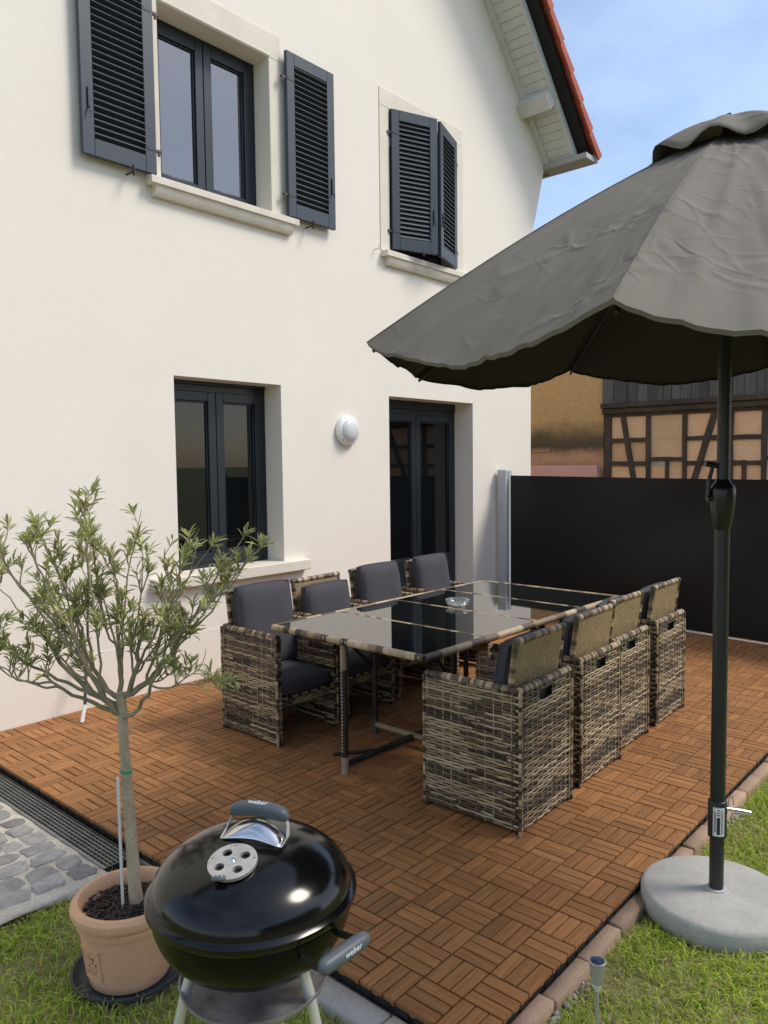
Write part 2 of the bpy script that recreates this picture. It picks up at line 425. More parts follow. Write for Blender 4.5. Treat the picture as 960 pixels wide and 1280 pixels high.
def build_cobbles():
    g = MB()
    xs = [lerp(-.456, -3.2, i / 70) for i in range(71)]; ys = [lerp(1.36, WY, i / 54) for i in range(55)]
    vs = []
    for j, y in enumerate(ys):
        for x in xs:
            yy = y + ((.10 * noise.noise(Vector((x * 3, 1, 0))) + .11 * min(1, max(0, (-.45 - x) / .4))) if j == 0 else 0)
            vs.append((x, yy, -.036 + .005 * noise.noise(Vector((x * 9, y * 9, 3))) - (.05 if j == 0 else 0)))
    nx = len(xs)
    g.add(vs, [(j * nx + i, j * nx + i + 1, (j + 1) * nx + i + 1, (j + 1) * nx + i) for j in range(len(ys) - 1) for i in range(nx - 1)])
    tag(g.build('cobble_mortar', M['mortar'], smooth=180), kind='structure')
    b = MB(); rng = random.Random(3)
    row = 0; y = 1.53
    while y < WY - .04:
        x = -.468 - rng.uniform(0, .03)
        h = rng.uniform(.085, .115)
        while x > -3.1:
            w = rng.uniform(.085, .145)
            cx, cy = x - w / 2 + rng.uniform(-.008, .008), y + rng.uniform(-.012, .012) + .02 * math.sin(x * 5)
            x -= w + .012
            if rng.random() < .02: continue
            n = 13; t = rng.uniform(.24, .44); blue = rng.uniform(-.01, .014)
            col = (t * 1.02, t * .97 + blue * .4, t * .90 + blue)
            rads = [rng.uniform(.78, 1.02) for _ in range(n)]
            ring = []
            zt = -.030 + rng.uniform(-.005, .004); tx, ty = rng.uniform(-.06, .06), rng.uniform(-.06, .06)
            for (sc, dz) in ((1.0, -.016), (.92, .000), (.74, .003), (.35, .0035)):
                for k in range(n):
                    a = 2 * PI * k / n
                    ca, sa = math.cos(a), math.sin(a)
                    q = (abs(ca) ** 6 + abs(sa) ** 6) ** (-1 / 6)
                    px, py = ca * q * w * .60 * rads[k] * sc, sa * q * h * .60 * rads[k] * sc
                    ring.append((cx + px, cy + py, zt + dz + px * tx + py * ty + rng.uniform(-.0012, .0012)))
            fs = [(i * n + k, i * n + (k + 1) % n, (i + 1) * n + (k + 1) % n, (i + 1) * n + k) for i in range(3) for k in range(n)]
            fs.append(tuple(3 * n + k for k in range(n)))
            b.add(ring, fs, col)
        y += h + .010; row += 1
    tag(b.build('cobbled_path', M['cobble'], smooth=55), kind='structure')
build_cobbles()

# ================================================================= HOUSE
house = empty('house', (3.0, 7.5, 0), label='cream rendered house with dark louvred shutters and a red tiled roof', cat='house')
HO = Vector((3.0, 7.5, 0))
class HB(MB):
    def build(s, name, mats, parent=house, smooth=None, **k):
        off = HO if parent is house else Vector((0, 0, 0))
        pw = Vector((0, 0, 0))
        # parts keep world coordinates: shift by the house origin
        s.v = [(v[0] - HO.x, v[1] - HO.y, v[2] - HO.z) for v in s.v]
        return MB.build(s, name, mats, parent, smooth)

XL, XR = -3.4, 6.375
def roofz(x): return 6.736 - 1.045 * (x - 5.367)
RX = (XL + XR) / 2; APEX = roofz(RX)
openings = [(1.262, 2.302, .82, 2.312), (3.687, 5.118, -.05, 2.30), (1.205, 2.235, 3.70, 4.945), (3.725, 4.80, 3.70, 5.03)]
depth = [.215, .253, .185, .19]
def build_house_wall():
    b = HB()
    zE = 5.28; fl = .335                              # the gable flares out below the verge
    outer = [(XL, -.3), (XR, -.3), (XR, 4.25), (XR + .03, 4.42), (XR + .18, 4.86), (XR + fl, zE + .06), (RX, APEX - .02),
             (XL - fl, zE + .06), (XL - .18, 4.86), (XL - .03, 4.42), (XL, 4.25)]
    loops = [[Vector((x, z, 0)) for x, z in outer]]
    for (a, c, e, f) in openings: loops.append([Vector((a, e, 0)), Vector((a, f, 0)), Vector((c, f, 0)), Vector((c, e, 0))])
    flat = [v for l in loops for v in l]
    tri = tessellate_polygon(loops)
    b.add([(v.x, WY, v.y) for v in flat], [tuple(t) for t in tri])
    for (a, c, e, f), d in zip(openings, depth):
        y0, y1 = WY, WY + d + .05
        b.add([(a, y0, e), (a, y0, f), (c, y0, f), (c, y0, e), (a, y1, e), (a, y1, f), (c, y1, f), (c, y1, e)],
              [(0, 1, 5, 4), (1, 2, 6, 5), (2, 3, 7, 6), (3, 0, 4, 7)])
    # returns of the house: right, left and back walls
    n = len(outer)
    B = 13.0
    for i in (1, 2, 3, 4):
        p, q = outer[i], outer[i + 1]
        b.add([(p[0], WY, p[1]), (q[0], WY, q[1]), (q[0], B, q[1]), (p[0], B, p[1])], [(0, 1, 2, 3)])
    for i in (7, 8, 9, 10):
        p, q = outer[i], outer[(i + 1) % n]
        b.add([(p[0], WY, p[1]), (q[0], WY, q[1]), (q[0], B, q[1]), (p[0], B, p[1])], [(0, 1, 2, 3)])
    b.add([(x, B, z) for x, z in outer], [tuple(range(n))])
    b.build('wall', M['plaster'])
    p = HB()
    for (xa, xb) in ((XL, 3.68), (5.125, XR + .006)):
        p.box((xa, WY + .01, -.3), (xb, WY - .002, .37), .001)
    p.build('plinth', M['plaster'])
build_house_wall()

def rect_frame(b, x0, x1, z0, z1, y0, y1, w, wb=None, bev=.003):
    wb = wb or w
    b.box((x0, y0, z0), (x0 + w, y1, z1), bev); b.box((x1 - w, y0, z0), (x1, y1, z1), bev)
    b.box((x0 + w, y0, z1 - w), (x1 - w, y1, z1), bev); b.box((x0 + w, y0, z0), (x1 - w, y1, z0 + wb), bev)
def window_unit(name, op, d, head=.0, sashbot=.075, glass='glass', label=None):
    x0, x1, z0, z1 = op; y = WY + d
    f = HB()
    zt = z1 - head
    rect_frame(f, x0 - .01, x1 + .01, z0 - .01, zt + .012, y, y + .07, .055)
    f.box((x0 + .045, y + .012, z0 + .045), (x0 + .055, y + .03, zt - .04))
    if head: f.box((x0 - .01, y - .012, zt + .012), (x1 + .01, y + .06, z1 + .01), .003)
    xm = (x0 + x1) / 2
    fr = f.build(name, M['frame'], smooth=40)
    if label: fr['label'] = label
    for (a, e) in ((x0 + .047, xm - .003), (xm + .003, x1 - .047)):
        s = HB(); yy = y - .014
        rect_frame(s, a, e, z0 + .047, zt - .043, yy, yy + .06, .072, sashbot)
        # glazing bead
        rect_frame(s, a + .072, e - .072, z0 + .047 + sashbot, zt - .115, yy + .016, yy + .05, .014)
        so = s.build('sash', M['frame'], fr, smooth=40)
        g = HB(); g.box((a + .080, yy + .030, z0 + .055 + sashbot), (e - .080, yy + .042, zt - .123))
        g.build('pane', M[glass], fr)
    if sashbot < .3:
        pass
    h = HB(); h.box((xm - .012, y - .022, (z0 + zt) / 2 - .06), (xm + .012, y - .012, (z0 + zt) / 2 + .02), .003)
    return fr
window_unit('window', openings[0], depth[0], .04, label='ground floor window with two anthracite casements')
dr = window_unit('french_door', openings[1], depth[1], .10, sashbot=.62, label='anthracite double door with tall glass panes')
window_unit('window', openings[2], depth[2], 0., glass='glass_up', label='upper window between open shutters reflecting the sky')
window_unit('window', openings[3], depth[3], 0., label='upper window behind half closed shutters')

def build_sills():
    def sill(x0, x1, zt, zb, pr, mould):
        b = HB()
        if mould:
            zm = zt - (zt - zb) * .42
            b.box((x0, WY + .15, zm), (x1, WY - pr, zt), .004)
            prof = [(WY + .01, zb), (WY - pr * .45, zb), (WY - pr * .62, zb + .02), (WY - pr * .82, zm - .008), (WY - pr * .82, zm), (WY + .01, zm)]
            b.prism([(y, z) for y, z in prof], 0, x0 + .05, x1 - .05)
        else:
            b.box((x0, WY + .16, zb), (x1, WY - pr, zt), .006)
        return b.build('sill', M['sill'], smooth=30)
    sill(1.075, 2.475, 3.690, 3.565, .085, True)
    sill(3.60, 5.02, 3.675, 3.545, .08, True)
    sill(1.02, 2.545, .823, .735, .075, False)
build_sills()

def build_surrounds():
    x0, x1, z0, z1 = openings[2]
    b = HB(); t = .007; w = .125
    b.box((x0 - w, WY + .01, z0 - .008), (x0 - .0005, WY - t, z1), .004); b.box((x1 + .0005, WY + .01, z0 - .008), (x1 + w, WY - t, z1), .004)
    b.box((x0 - w, WY + .01, z1 + .0005), (x1 + w, WY - t, z1 + .20), .004)
    b.box((x0 - .012, WY - t - .005, z1 + .010), (x1 + .012, WY - t + .002, z1 + .022), .002)
    b.build('window_surround', M['stone'], smooth=30)
    x0, x1, z0, z1 = openings[3]
    b = HB(); t = .008; w = .14
    b.box((x0 - w, WY + .01, z0 - .02), (x0 - .0005, WY - t, z1), .003); b.box((x1 + .0005, WY + .01, z0 - .02), (x1 + w, WY - t, z1), .003)
    b.box((x0 - w, WY + .01, z1 + .0005), (x1 + w, WY - t, z1 + .165), .003)
    b.build('window_surround', M['stone'], smooth=30)
build_surrounds()

def shutter(hx, zb, W, Hh, ang, side, label, louver_open=.55, off=.052):
    """hx = hinge x on the wall; side=+1 the leaf extends to +x from the hinge; ang = yaw about the hinge."""
    yh = WY - off
    mt = Matrix.Translation((hx, yh, zb)) @ Matrix.Rotation(ang, 4, 'Z')
    def pt(b):
        b.v = [tuple(mt @ Vector((v[0] * side, v[1], v[2]))) for v in b.v]; return b
    T = .034
    f = HB(); st = .085
    f.box((0, -T / 2, 0), (st, T / 2, Hh), .003); f.box((W - st, -T / 2, 0), (W, T / 2, Hh), .003)
    f.box((st, -T / 2, Hh - .10), (W - st, T / 2, Hh), .003); f.box((st, -T / 2, 0), (W - st, T / 2, .115), .003)
    fo = pt(f).build('shutter', M['shutter'], smooth=30); fo['label'] = label
    l = HB(); n = 25; z0, z1 = .115, Hh - .10; p = (z1 - z0) / n
    for k in range(n):
        zc = z0 + (k + .5) * p
        m2 = Matrix.Translation((0, 0, zc)) @ Matrix.Rotation(louver_open, 4, 'X')
        l.box((st - .002, -.021, -.004), (W - st + .002, .021, .004), .0015, mtx=m2)
    l.box((st, .012, z0), (W - st, .0135, z1))
    pt(l).build('louvres', M['shutter'], fo)
    for z in (.17, Hh - .22):
        h = HB()
        h.box((-.05, -.010, z - .010), (.012, .010, z + .010), .002, mi=0)
        h.tube([(-.030, 0, z - .030), (-.030, 0, z + .012)], .010, 8, mi=1)
        h.box((.012, -T / 2 - .003, z - .012), (.075, -T / 2 + .001, z + .012), .001)
        pt(h).build('hinge', [M['hinge'], M['rust']], fo, smooth=40)
    c = HB()
    c.box((W - .05, -T / 2 - .012, .30), (W - .04, -T / 2 - .002, .43), .002)
    c.tube([(W - .045, -T / 2 - .006, .30), (W - .045, -T / 2 - .028, .29), (W - .045, -T / 2 - .03, .26)], .006, 6)
    pt(c).build('catch', M['iron'], fo, smooth=40)
    return fo
shutter(1.130, 3.700, .548, 1.33, 0.0, -1, 'open shutter leaf left of the upper window', -.5)
shutter(2.372, 3.706, .548, 1.33, 0.0, 1, 'open shutter leaf right of the upper window', -.5)
# half closed pair at the second upper window: leaves meet away from the wall
aw = math.atan2(.175, .46)
shutter(3.735, 3.712, .515, 1.315, -aw, 1, 'half closed shutter leaf hinged on the left', .95, .020)
shutter(4.790, 3.712, .555, 1.315, aw * .9, -1, 'half closed shutter leaf hinged on the right', .95, .020)

def build_holdbacks():
    for (x, z) in ((.93, 3.665), (2.62, 3.672), (5.07, 3.66)):
        b = HB(); b.tube([(x, WY, z), (x, WY - .095, z)], .006, 6); b.box((x - .006, WY - .105, z - .03), (x + .006, WY - .088, z + .045), .003)
        b.build('shutter_holdback', M['iron'], smooth=40)
    b = HB(); x, z = 3.50, 3.665
    b.tube([(x, WY, z), (x, WY - .06, z), (x, WY - .06, z + .03)], .004, 6); b.build('shutter_holdback', M['zinc'], smooth=40)
build_holdbacks()

def build_roof():
    s = Vector((.6914, 0, -.7225)); nrm = Vector((.7225, 0, .6914))
    P0 = Vector((5.367, 0, 6.736))
    def RP(t, y, h): q = P0 + s * t + nrm * h; return (q.x, y, q.z)
    tA = -(5.367 - RX) / .6914; tB = 1.965
    YV, YB = 3.035, 13.4
    r = HB()
    # soffit boards under the verge
    def strip(b, t0, t1, y0, y1, h0, h1, mi=0):
        vs = [RP(t, y, h) for t in (t0, t1) for y in (y0, y1) for h in (h0, h1)]
        b.add(vs, [(0, 1, 3, 2), (4, 6, 7, 5), (0, 4, 5, 1), (2, 3, 7, 6), (0, 2, 6, 4), (1, 5, 7, 3)], mi=mi)
    slab = HB(); strip(slab, tA, tB + .10, 2.90, YB, .09, .16)
    # left slope
    o = slab.v[:8]; slab.add([(2 * RX - v[0], v[1], v[2]) for v in o], [(0, 1, 3, 2), (4, 6, 7, 5), (0, 4, 5, 1), (2, 3, 7, 6), (0, 2, 6, 4), (1, 5, 7, 3)])
    roof = slab.build('roof', M['under'])
    t = tA; sf = HB()
    while t < tB - .01:
        e = min(t + .098, tB); strip(sf, t + .0025, e, YV + .03, WY - .075, .0, .016); t += .1
    strip(sf, tA, tB, YV, YV + .028, -.012, .085)
    strip(sf, tA, tB, WY - .075, WY - .002, -.028, .016)
    sf.build('soffit', M['white_wood'], roof)
    # verge tiles in overlapping courses
    tl = HB(); c = .345; t = tB + .155
    while t > tA:
        y0, y1 = 2.845, YB
        a = [RP(t, y0, .165), RP(t, y1, .165), RP(t - c - .05, y1, .15), RP(t - c - .05, y0, .15),
             RP(t, y0, .235), RP(t, y1, .235), RP(t - c - .05, y1, .185), RP(t - c - .05, y0, .185)]
        tl.add(a, [(0, 1, 2, 3), (4, 7, 6, 5), (0, 3, 7, 4), (1, 5, 6, 2), (0, 4, 5, 1), (3, 2, 6, 7)])
        # turned down verge lip
        q = [RP(t, 2.82, .125), RP(t, 2.845, .125), RP(t - c, 2.845, .105), RP(t - c, 2.82, .105), RP(t, 2.82, .232), RP(t, 2.845, .232), RP(t - c, 2.845, .188), RP(t - c, 2.82, .188)]
        tl.add(q, [(0, 1, 2, 3), (4, 7, 6, 5), (0, 3, 7, 4), (1, 5, 6, 2), (0, 4, 5, 1), (3, 2, 6, 7)])
        t -= c
    tl.build('tiles', M['tile_red'], roof)
    e = HB()
    x0 = RP(tB, 0, 0)[0]; z0 = RP(tB, 0, 0)[2]
    e.box((x0 - .06, 2.86, z0 - .055), (x0 + .20, WY + .02, z0 + .012), .004)
    e.box((x0 + .17, 2.835, z0 - .058), (x0 + .205, YB, z0 + .055), .004)
    e.box((x0 - .04, WY + .02, z0 - .045), (x0 + .10, YB, z0 - .02))
    e.build('eave_board', M['zinc'], roof)
    # purlin end under the soffit
    p = HB(); c = Vector(RP(1.20, 0, -.075)); hw, hh = .085, .075
    mt = Matrix.Translation((c.x, 0, c.z)) @ Matrix.Rotation(math.atan2(.7225, .6914), 4, 'Y')
    vs = [(-hw, WY + .05, -hh), (hw, WY + .05, -hh), (hw, WY + .05, hh), (-hw, WY + .05, hh),
          (-hw, 3.05, -hh), (hw, 3.05, -hh), (hw, 3.05, hh), (-hw, 3.05, hh)]
    p.add([mt @ Vector(v) for v in vs], [(0, 1, 2, 3), (4, 7, 6, 5), (0, 4, 5, 1), (1, 5, 6, 2), (2, 6, 7, 3), (3, 7, 4, 0)])
    p.build('purlin', M['white_wood'], roof)
build_roof()

def build_wall_lamp():
    e = empty('wall_lamp', (3.076, WY, 1.948), label='round white bulkhead lamp on the wall between the ground floor window and the door', cat='wall lamp')
    R = Matrix.Rotation(PI / 2, 4, 'X')
    b = MB(); b.lathe([(.110, 0), (.135, .004), (.139, .022), (.134, .045), (.112, .062), (.104, .060)], 48, mtx=R)
    b.build('base_ring', M['lamp_white'], e, smooth=40)
    d = MB(); d.lathe([(.106, .054), (.103, .068), (.092, .082), (.07, .094), (.04, .101), (.0, .103)], 48, mtx=R)
    d.build('diffuser', M['opal'], e, smooth=180)
    for a in (2.1, 3.9, -.6):
        s = MB(); s.lathe([(.006, .045), (.006, .057), (0, .058)], 10, mtx=Matrix.Translation((.122 * math.cos(a), 0, .122 * math.sin(a))) @ R)
        s.build('screw', M['zinc'], e)
build_wall_lamp()

# ================================================================= FENCE, BARN AND NEIGHBOURS
FU = Vector((5.292 - 5.607, .399 - 3.275)).normalized(); FP = Vector((5.607, 3.275))
def build_screen():
    e = empty('privacy_screen', (5.6, 3.3, 0), label='black pull-out privacy screen stretched along the far end of the deck', cat='privacy screen')
    O = Vector((5.6, 3.3, 0))
    n = Vector((-FU.y, FU.x)) 
    b = MB(); L = 3.95; NX, NZ = 60, 14
    vs = []
    for side in (0, 1):
        for i in range(NX + 1):
            for k in range(NZ + 1):
                t = i / NX; z = lerp(.020, 1.488 - .03 * t - .006 * math.sin(t * PI), k / NZ)
                p = FP + FU * (.02 + t * L)
                w = .030 * math.sin(3.4 * z + 5 * t + 1) * math.sin(t * PI) + .012 * math.sin(7 * z - 11 * t) * math.sin(t * PI)
                q = p + n * (w + side * .003)
                vs.append((q.x - O.x, q.y - O.y, z))
    S = (NX + 1) * (NZ + 1); fs = []
    for side in (0, 1):
        for i in range(NX):
            for k in range(NZ):
                a = side * S + i * (NZ + 1) + k; fs.append((a, a + 1, a + NZ + 2, a + NZ + 1))
    for i in range(NX):
        for k in (0, NZ):
            a = i * (NZ + 1) + k; fs.append((a, a + NZ + 1, a + S + NZ + 1, a + S))
    b.add(vs, fs); b.build('screen_cloth', M['screen'], e, smooth=60)
    c = MB(); rz = math.atan2(FU.y, FU.x)
    mt = Matrix.Translation((FP.x - FU.x * .075 - O.x, FP.y - FU.y * .075 - O.y, 0)) @ Matrix.Rotation(rz, 4, 'Z')
    c.box((-.065, -.055, .005), (.075, .055, 1.555), .012, mtx=mt); c.box((.075, -.02, .02), (.082, .02, 1.54), .002, mtx=mt)
    c.build('cassette', M['alu'], e, smooth=40)
    k = MB(); E_ = FP + FU * (L + .04) 
    mt = Matrix.Translation((E_.x - O.x, E_.y - O.y, 0)) @ Matrix.Rotation(rz, 4, 'Z')
    k.box((-.025, -.03, GZ), (.025, .03, 1.49), .006, mtx=mt); k.build('end_post', M['alu'], e, smooth=40)
    r = MB(); a0 = FP + FU * .05; a1 = FP + FU * (L)
    r.tube([(a0.x - O.x, a0.y - O.y, .022), (a1.x - O.x, a1.y - O.y, .022)], .011, 8); r.build('bottom_rod', M['tube'], e, smooth=40)
    s = MB(); p0 = FP + FU * -.1 - Vector((.03, 0)); p1 = FP + FU * 3.9 - Vector((.03, 0))
    d = Vector((.035, 0))
    s.prism([tuple(p0), tuple(p0 + d), tuple(p1 + d), tuple(p1)], 2, -.03, .006)
    tag(s.build('deck_edging', M['edging']), kind='structure')
build_screen()

BX = 10.0
def build_barn():
    e = empty('timber_framed_barn', (12, 1.5, 0), label='old timber framed barn with salmon infill panels and grey board cladding behind the black screen', cat='barn')
    O = Vector((12, 1.5, 0))
    def Bd(b, *a, **k):
        b.v = [(v[0] - O.x, v[1] - O.y, v[2]) for v in b.v]; return b.build(*a, **k)
    Y0, Y1 = 4.18, -4.0; Y2 = -4.0
    w = MB()
    # infill panels, each a little different
    posts = [(4.18, 4.06), (3.455, 3.39), (2.88, 2.815), (1.745, 1.672), (.62, .53), (-.5, -.59), (-1.7, -1.8), (-2.9, -3.0), (-3.9, -4.0)]
    rng = random.Random(5)
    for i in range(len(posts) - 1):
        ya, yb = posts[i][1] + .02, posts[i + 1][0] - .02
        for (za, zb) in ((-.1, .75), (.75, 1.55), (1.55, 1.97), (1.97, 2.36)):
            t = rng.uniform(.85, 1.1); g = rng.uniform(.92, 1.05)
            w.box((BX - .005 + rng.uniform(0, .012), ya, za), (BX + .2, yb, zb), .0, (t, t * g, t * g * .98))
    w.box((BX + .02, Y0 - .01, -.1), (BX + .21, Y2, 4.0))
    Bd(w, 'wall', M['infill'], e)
    t = MB(); D = -.035
    def beam(y0, z0, y1, z1, wd, d0=D, d1=.06):
        p = Vector((y0, z0)); q = Vector((y1, z1)); u = (q - p).normalized(); n_ = Vector((-u.y, u.x)) * wd / 2
        m_ = 5; top = []; bot = []
        for k in range(m_ + 1):
            c = p.lerp(q, k / m_); j = rng.uniform(-.007, .007); top.append(c + n_ + n_.normalized() * j); bot.append(c - n_ + n_.normalized() * rng.uniform(-.007, .007))
        poly = [tuple(v) for v in top] + [tuple(v) for v in bot[::-1]]
        t.prism(poly, 0, BX + d0 - rng.uniform(0, .006), BX + d1)
    for (a, c) in posts: beam((a + c) / 2 + .0, -.1, (a + c) / 2 - (.02 if a > 4 else 0), 2.37, abs(a - c))
    beam(Y0, 2.375, Y2, 2.375, .05, -.03)
    bays = [(4.05, 3.465, 'd1'), (3.385, 2.89, 'win'), (2.805, 1.755, 'd2'), (1.665, .62, 'win2'), (.53, -.5, 'd1'), (-.59, -1.7, 'd2'), (-1.8, -2.9, 'win2'), (-3.0, -3.9, 'd1')]
    for (a, c, kd) in bays:
        m = (a + c) / 2
        beam(a, .75, c, .75, .09, -.028)
        if kd == 'win':
            beam(a, 1.66, c, 1.655, .06, -.028); beam(3.12, 1.63, 3.12, .8, .06, -.026)
        elif kd == 'win2':
            beam(a, 1.66, c, 1.645, .06, -.028); beam(m, 1.63, m, .8, .08, -.026); beam(m + .30, 1.63, m + .30, .8, .07, -.026)
        else:
            beam(a, 1.97, c, 1.97, .07, -.028); beam(a, 1.59, c, 1.59, .07, -.028)
    beam(3.845, 2.36, 3.56, .8, .075, -.042); beam(2.40, 2.36, 2.86, .8, .085, -.042)
    beam(2.18, 2.36, 2.18, 1.2, .085, -.038); beam(1.98, 1.63, 1.98, .8, .07, -.026)
    beam(.4, 2.36, .05, .8, .08, -.042); beam(-1.5, 2.36, -.8, .8, .08, -.042)
    # heavy beam with mouldings under the cladding
    t.box((BX - .10, Y0, 2.405), (BX + .06, Y2, 2.49), .01); t.box((BX - .14, Y0 + .01, 2.495), (BX + .06, Y2, 2.575), .012)
    Bd(t, 'timber_frame', M['timber'], e)
    cl = MB(); y = Y0
    while y > Y2:
        wd = rng.uniform(.10, .19); g = rng.uniform(.11, .20)
        cl.box((BX - .085 + rng.uniform(-.012, .008), y, 2.545 + rng.uniform(0, .03)), (BX - .05, y - wd + .006, 3.95), .003, (g * 1.06, g * .97, g * .90))
        y -= wd
    Bd(cl, 'boarding', M['board'], e)
    r = MB(); r.prism([(BX - .35, 3.86), (BX - .35, 3.93), (13.2, 5.2), (16.6, 3.9), (16.6, 3.8), (13.2, 5.05)], 1, Y0 + .02, Y2 - .2)
    Bd(r, 'roof', M['brown_tile'], e)
    g = MB(); g.box((BX - .002, 3.36, .8), (BX + .01, 3.16, 1.63)); Bd(g, 'grey_panel', M['mortar'], e)
build_barn()
def build_ochre():
    e = empty('ochre_house', (12, 7, 0), label='ochre rendered house wall with a dark damp stain beside the timber barn', cat='house')
    O = Vector((12, 7, 0))
    w = MB(); NX = 30
    w.box((BX + .0, 4.19, -.1), (BX + 4, 12.0, 4.05))
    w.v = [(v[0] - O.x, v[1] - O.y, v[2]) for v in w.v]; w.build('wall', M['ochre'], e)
    r = MB(); r.prism([(BX - .3, 3.95), (BX - .3, 4.06), (BX + 2, 5.0), (BX + 4.3, 4.06), (BX + 4.3, 3.95), (BX + 2, 4.86)], 1, 4.20, 12.2)
    r.v = [(v[0] - O.x, v[1] - O.y, v[2]) for v in r.v]; r.build('roof', M['brown_tile'], e)
    # ledge in the render
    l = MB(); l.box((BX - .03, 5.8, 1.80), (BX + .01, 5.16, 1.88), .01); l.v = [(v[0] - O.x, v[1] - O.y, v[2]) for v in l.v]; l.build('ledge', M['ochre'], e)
    p = MB(); p.box((BX - .20, 4.21, -.1), (BX - .06, 5.47, 1.568), .01)
    tag(p.build('garden_wall', M['pink']), label='low pink rendered wall under the ochre house, above the screen', cat='wall')
build_ochre()

# ================================================================= RATTAN FURNITURE
RC = [(.54, .42, .27), (.44, .335, .205), (.30, .215, .125), (.145, .098, .058), (.072, .050, .031), (.030, .022, .015)]
def rcol(band, rng):
    w = {0: (4, 5, 4, 2, 1, .4), 1: (2, 3, 4, 4, 3, 1), 2: (.4, .8, 2, 5, 5, 3)}[band]
    c = rng.choices(RC, w)[0]; t = rng.uniform(.85, 1.15); return tuple(x * t for x in c)
def weave(b, org, ux, uz, nrm, W, H, rng, pitch=.0145, per=.046, amp=.0028, hole=None, bands=True):
    org, ux, uz, nrm = Vector(org), Vector(ux), Vector(uz), Vector(nrm)
    n = int(H / pitch); bnd = 0; left = 0
    st = per / 2
    m = max(2, int(round(W / st))); st = W / m
    for r in range(n):
        if left <= 0: bnd = rng.choices((0, 1, 2), (4, 5, 3))[0]; left = rng.randint(1, 5)
        left -= 1
        v0 = r * pitch + .0008; v1 = v0 + pitch - .0034
        cl = rcol(bnd if bands else 0, rng); run = rng.randint(3, 16)
        rows = []
        for i in range(m + 1):
            u = i * st
            off = amp * math.cos(PI * i / 1.0 * .5 + (PI * .5 if r % 2 else -PI * .5) + 0) if False else amp * (1 if ((i + (r % 2) * 2) % 4 < 2) else -1) * (1 if i % 2 == 0 else .6)
            off += rng.uniform(-.0006, .0006); dv = rng.uniform(-.0008, .0008)
            p = org + ux * u + uz * dv
            rows.append((p + uz * v0 + nrm * (off - .0022), p + uz * (v0 + .0026) + nrm * off, p + uz * (v1 - .0026) + nrm * off, p + uz * v1 + nrm * (off - .0022)))
        for i in range(m):
            run -= 1
            if run <= 0: cl = rcol(bnd if bands else 0, rng); run = rng.randint(2, 12)
            if hole and hole[0] < (i + .5) * st < hole[1] and hole[2] < v0 < hole[3]: continue
            a, c = rows[i], rows[i + 1]
            for k in range(3): b.add([a[k], c[k], c[k + 1], a[k + 1]], [(0, 1, 2, 3)], cl)
    # upright stakes
    k = 0; u = st
    while u < W - .005:
        sc = rcol(rng.choice((0, 0, 0, 1)), rng)
        for seg in range(int(H / .05) + 1):
            z0 = seg * .05; z1 = min(H, z0 + .05)
            if z1 <= z0: continue
            if rng.random() < .3: sc = rcol(rng.choice((0, 0, 1)), rng)
            if hole and hole[0] - .004 < u < hole[1] + .004 and z1 > hole[2] - .004 and z0 < hole[3] + .004: continue
            hw = .0025
            p = org + ux * u; f = nrm * .0005
            b.add([p + uz * z0 - ux * hw + f, p + uz * z0 + ux * hw + f, p + uz * z1 + ux * hw + f, p + uz * z1 - ux * hw + f], [(0, 1, 2, 3)], sc)
        u += st * 2
def wrapped(b, pts, r, rng, bandlen=.035, n=7, dark=.5):
    # rail wrapped in flat rattan: segments of changing colour
    out = []; cols = []
    for i in range(len(pts) - 1):
        p, q = Vector(pts[i]), Vector(pts[i + 1]); k = max(1, int((q - p).length / bandlen))
        for j in range(k): out.append(p.lerp(q, j / k))
    out.append(Vector(pts[-1]))
    for i in range(len(out) - 1): cols.append(rcol(2 if rng.random() < dark else 0, rng))
    b.tube(out, r, n, cols=cols)

CW, CD, CH = .495, .535, .648
def pillow_mesh(w, d, h, bulge=.014, n=20, pinch=.0):
    """seat pad in x,y with thickness h, welted edge, softly bulged; centred, bottom at 0"""
    b = MB(); vs = []
    def prof(s): return (1 - abs(s) ** 5)
    for side in (1, -1):
        for j in range(n + 1):
            for i in range(n + 1):
                s, t = -1 + 2 * i / n, -1 + 2 * j / n
                ed = (1 - s ** 8) * (1 - t ** 8)
                x = s * w / 2 * (1 - .035 * t ** 4); y = t * d / 2 * (1 - .035 * s ** 4)
                z = h / 2 + side * (h * .5 * (.62 + .38 * ed ** .5) + bulge * prof(s) * prof(t) + .004 * noise.noise(Vector((s * 2.4, t * 2.4, side * 2))) + .003 * max(0, noise.noise(Vector((s * 2, t * 8, side * 5 + 3)))))
                vs.append((x, y, z))
    S = (n + 1) ** 2; fs = []
    for o in (0, S):
        for j in range(n):
            for i in range(n): a = o + j * (n + 1) + i; fs.append((a, a + 1, a + n + 2, a + n + 1))
    for i in range(n):
        for a, c in ((i, i + 1), (n * (n + 1) + i, n * (n + 1) + i + 1), (i * (n + 1), (i + 1) * (n + 1)), (i * (n + 1) + n, (i + 1) * (n + 1) + n)):
            fs.append((a, c, c + S, a + S))
    b.add(vs, fs); 
    # piping round both edges
    for z in (h * .19, h * .81):
        loop = []
        for (sa, ta, sb, tb) in ((-1, -1, 1, -1), (1, -1, 1, 1), (1, 1, -1, 1), (-1, 1, -1, -1)):
            for q in range(8):
                s_, t_ = lerp(sa, sb, q / 8), lerp(ta, tb, q / 8); loop.append((s_ * w / 2 * (1 - .035 * t_ ** 4), t_ * d / 2 * (1 - .035 * s_ ** 4), z))
        loop.append(loop[0])
        b.tube(loop, .0035, 6, cap=False)
    return b
def xf(b, m):
    b.v = [tuple(m @ Vector(v)) for v in b.v]; return b

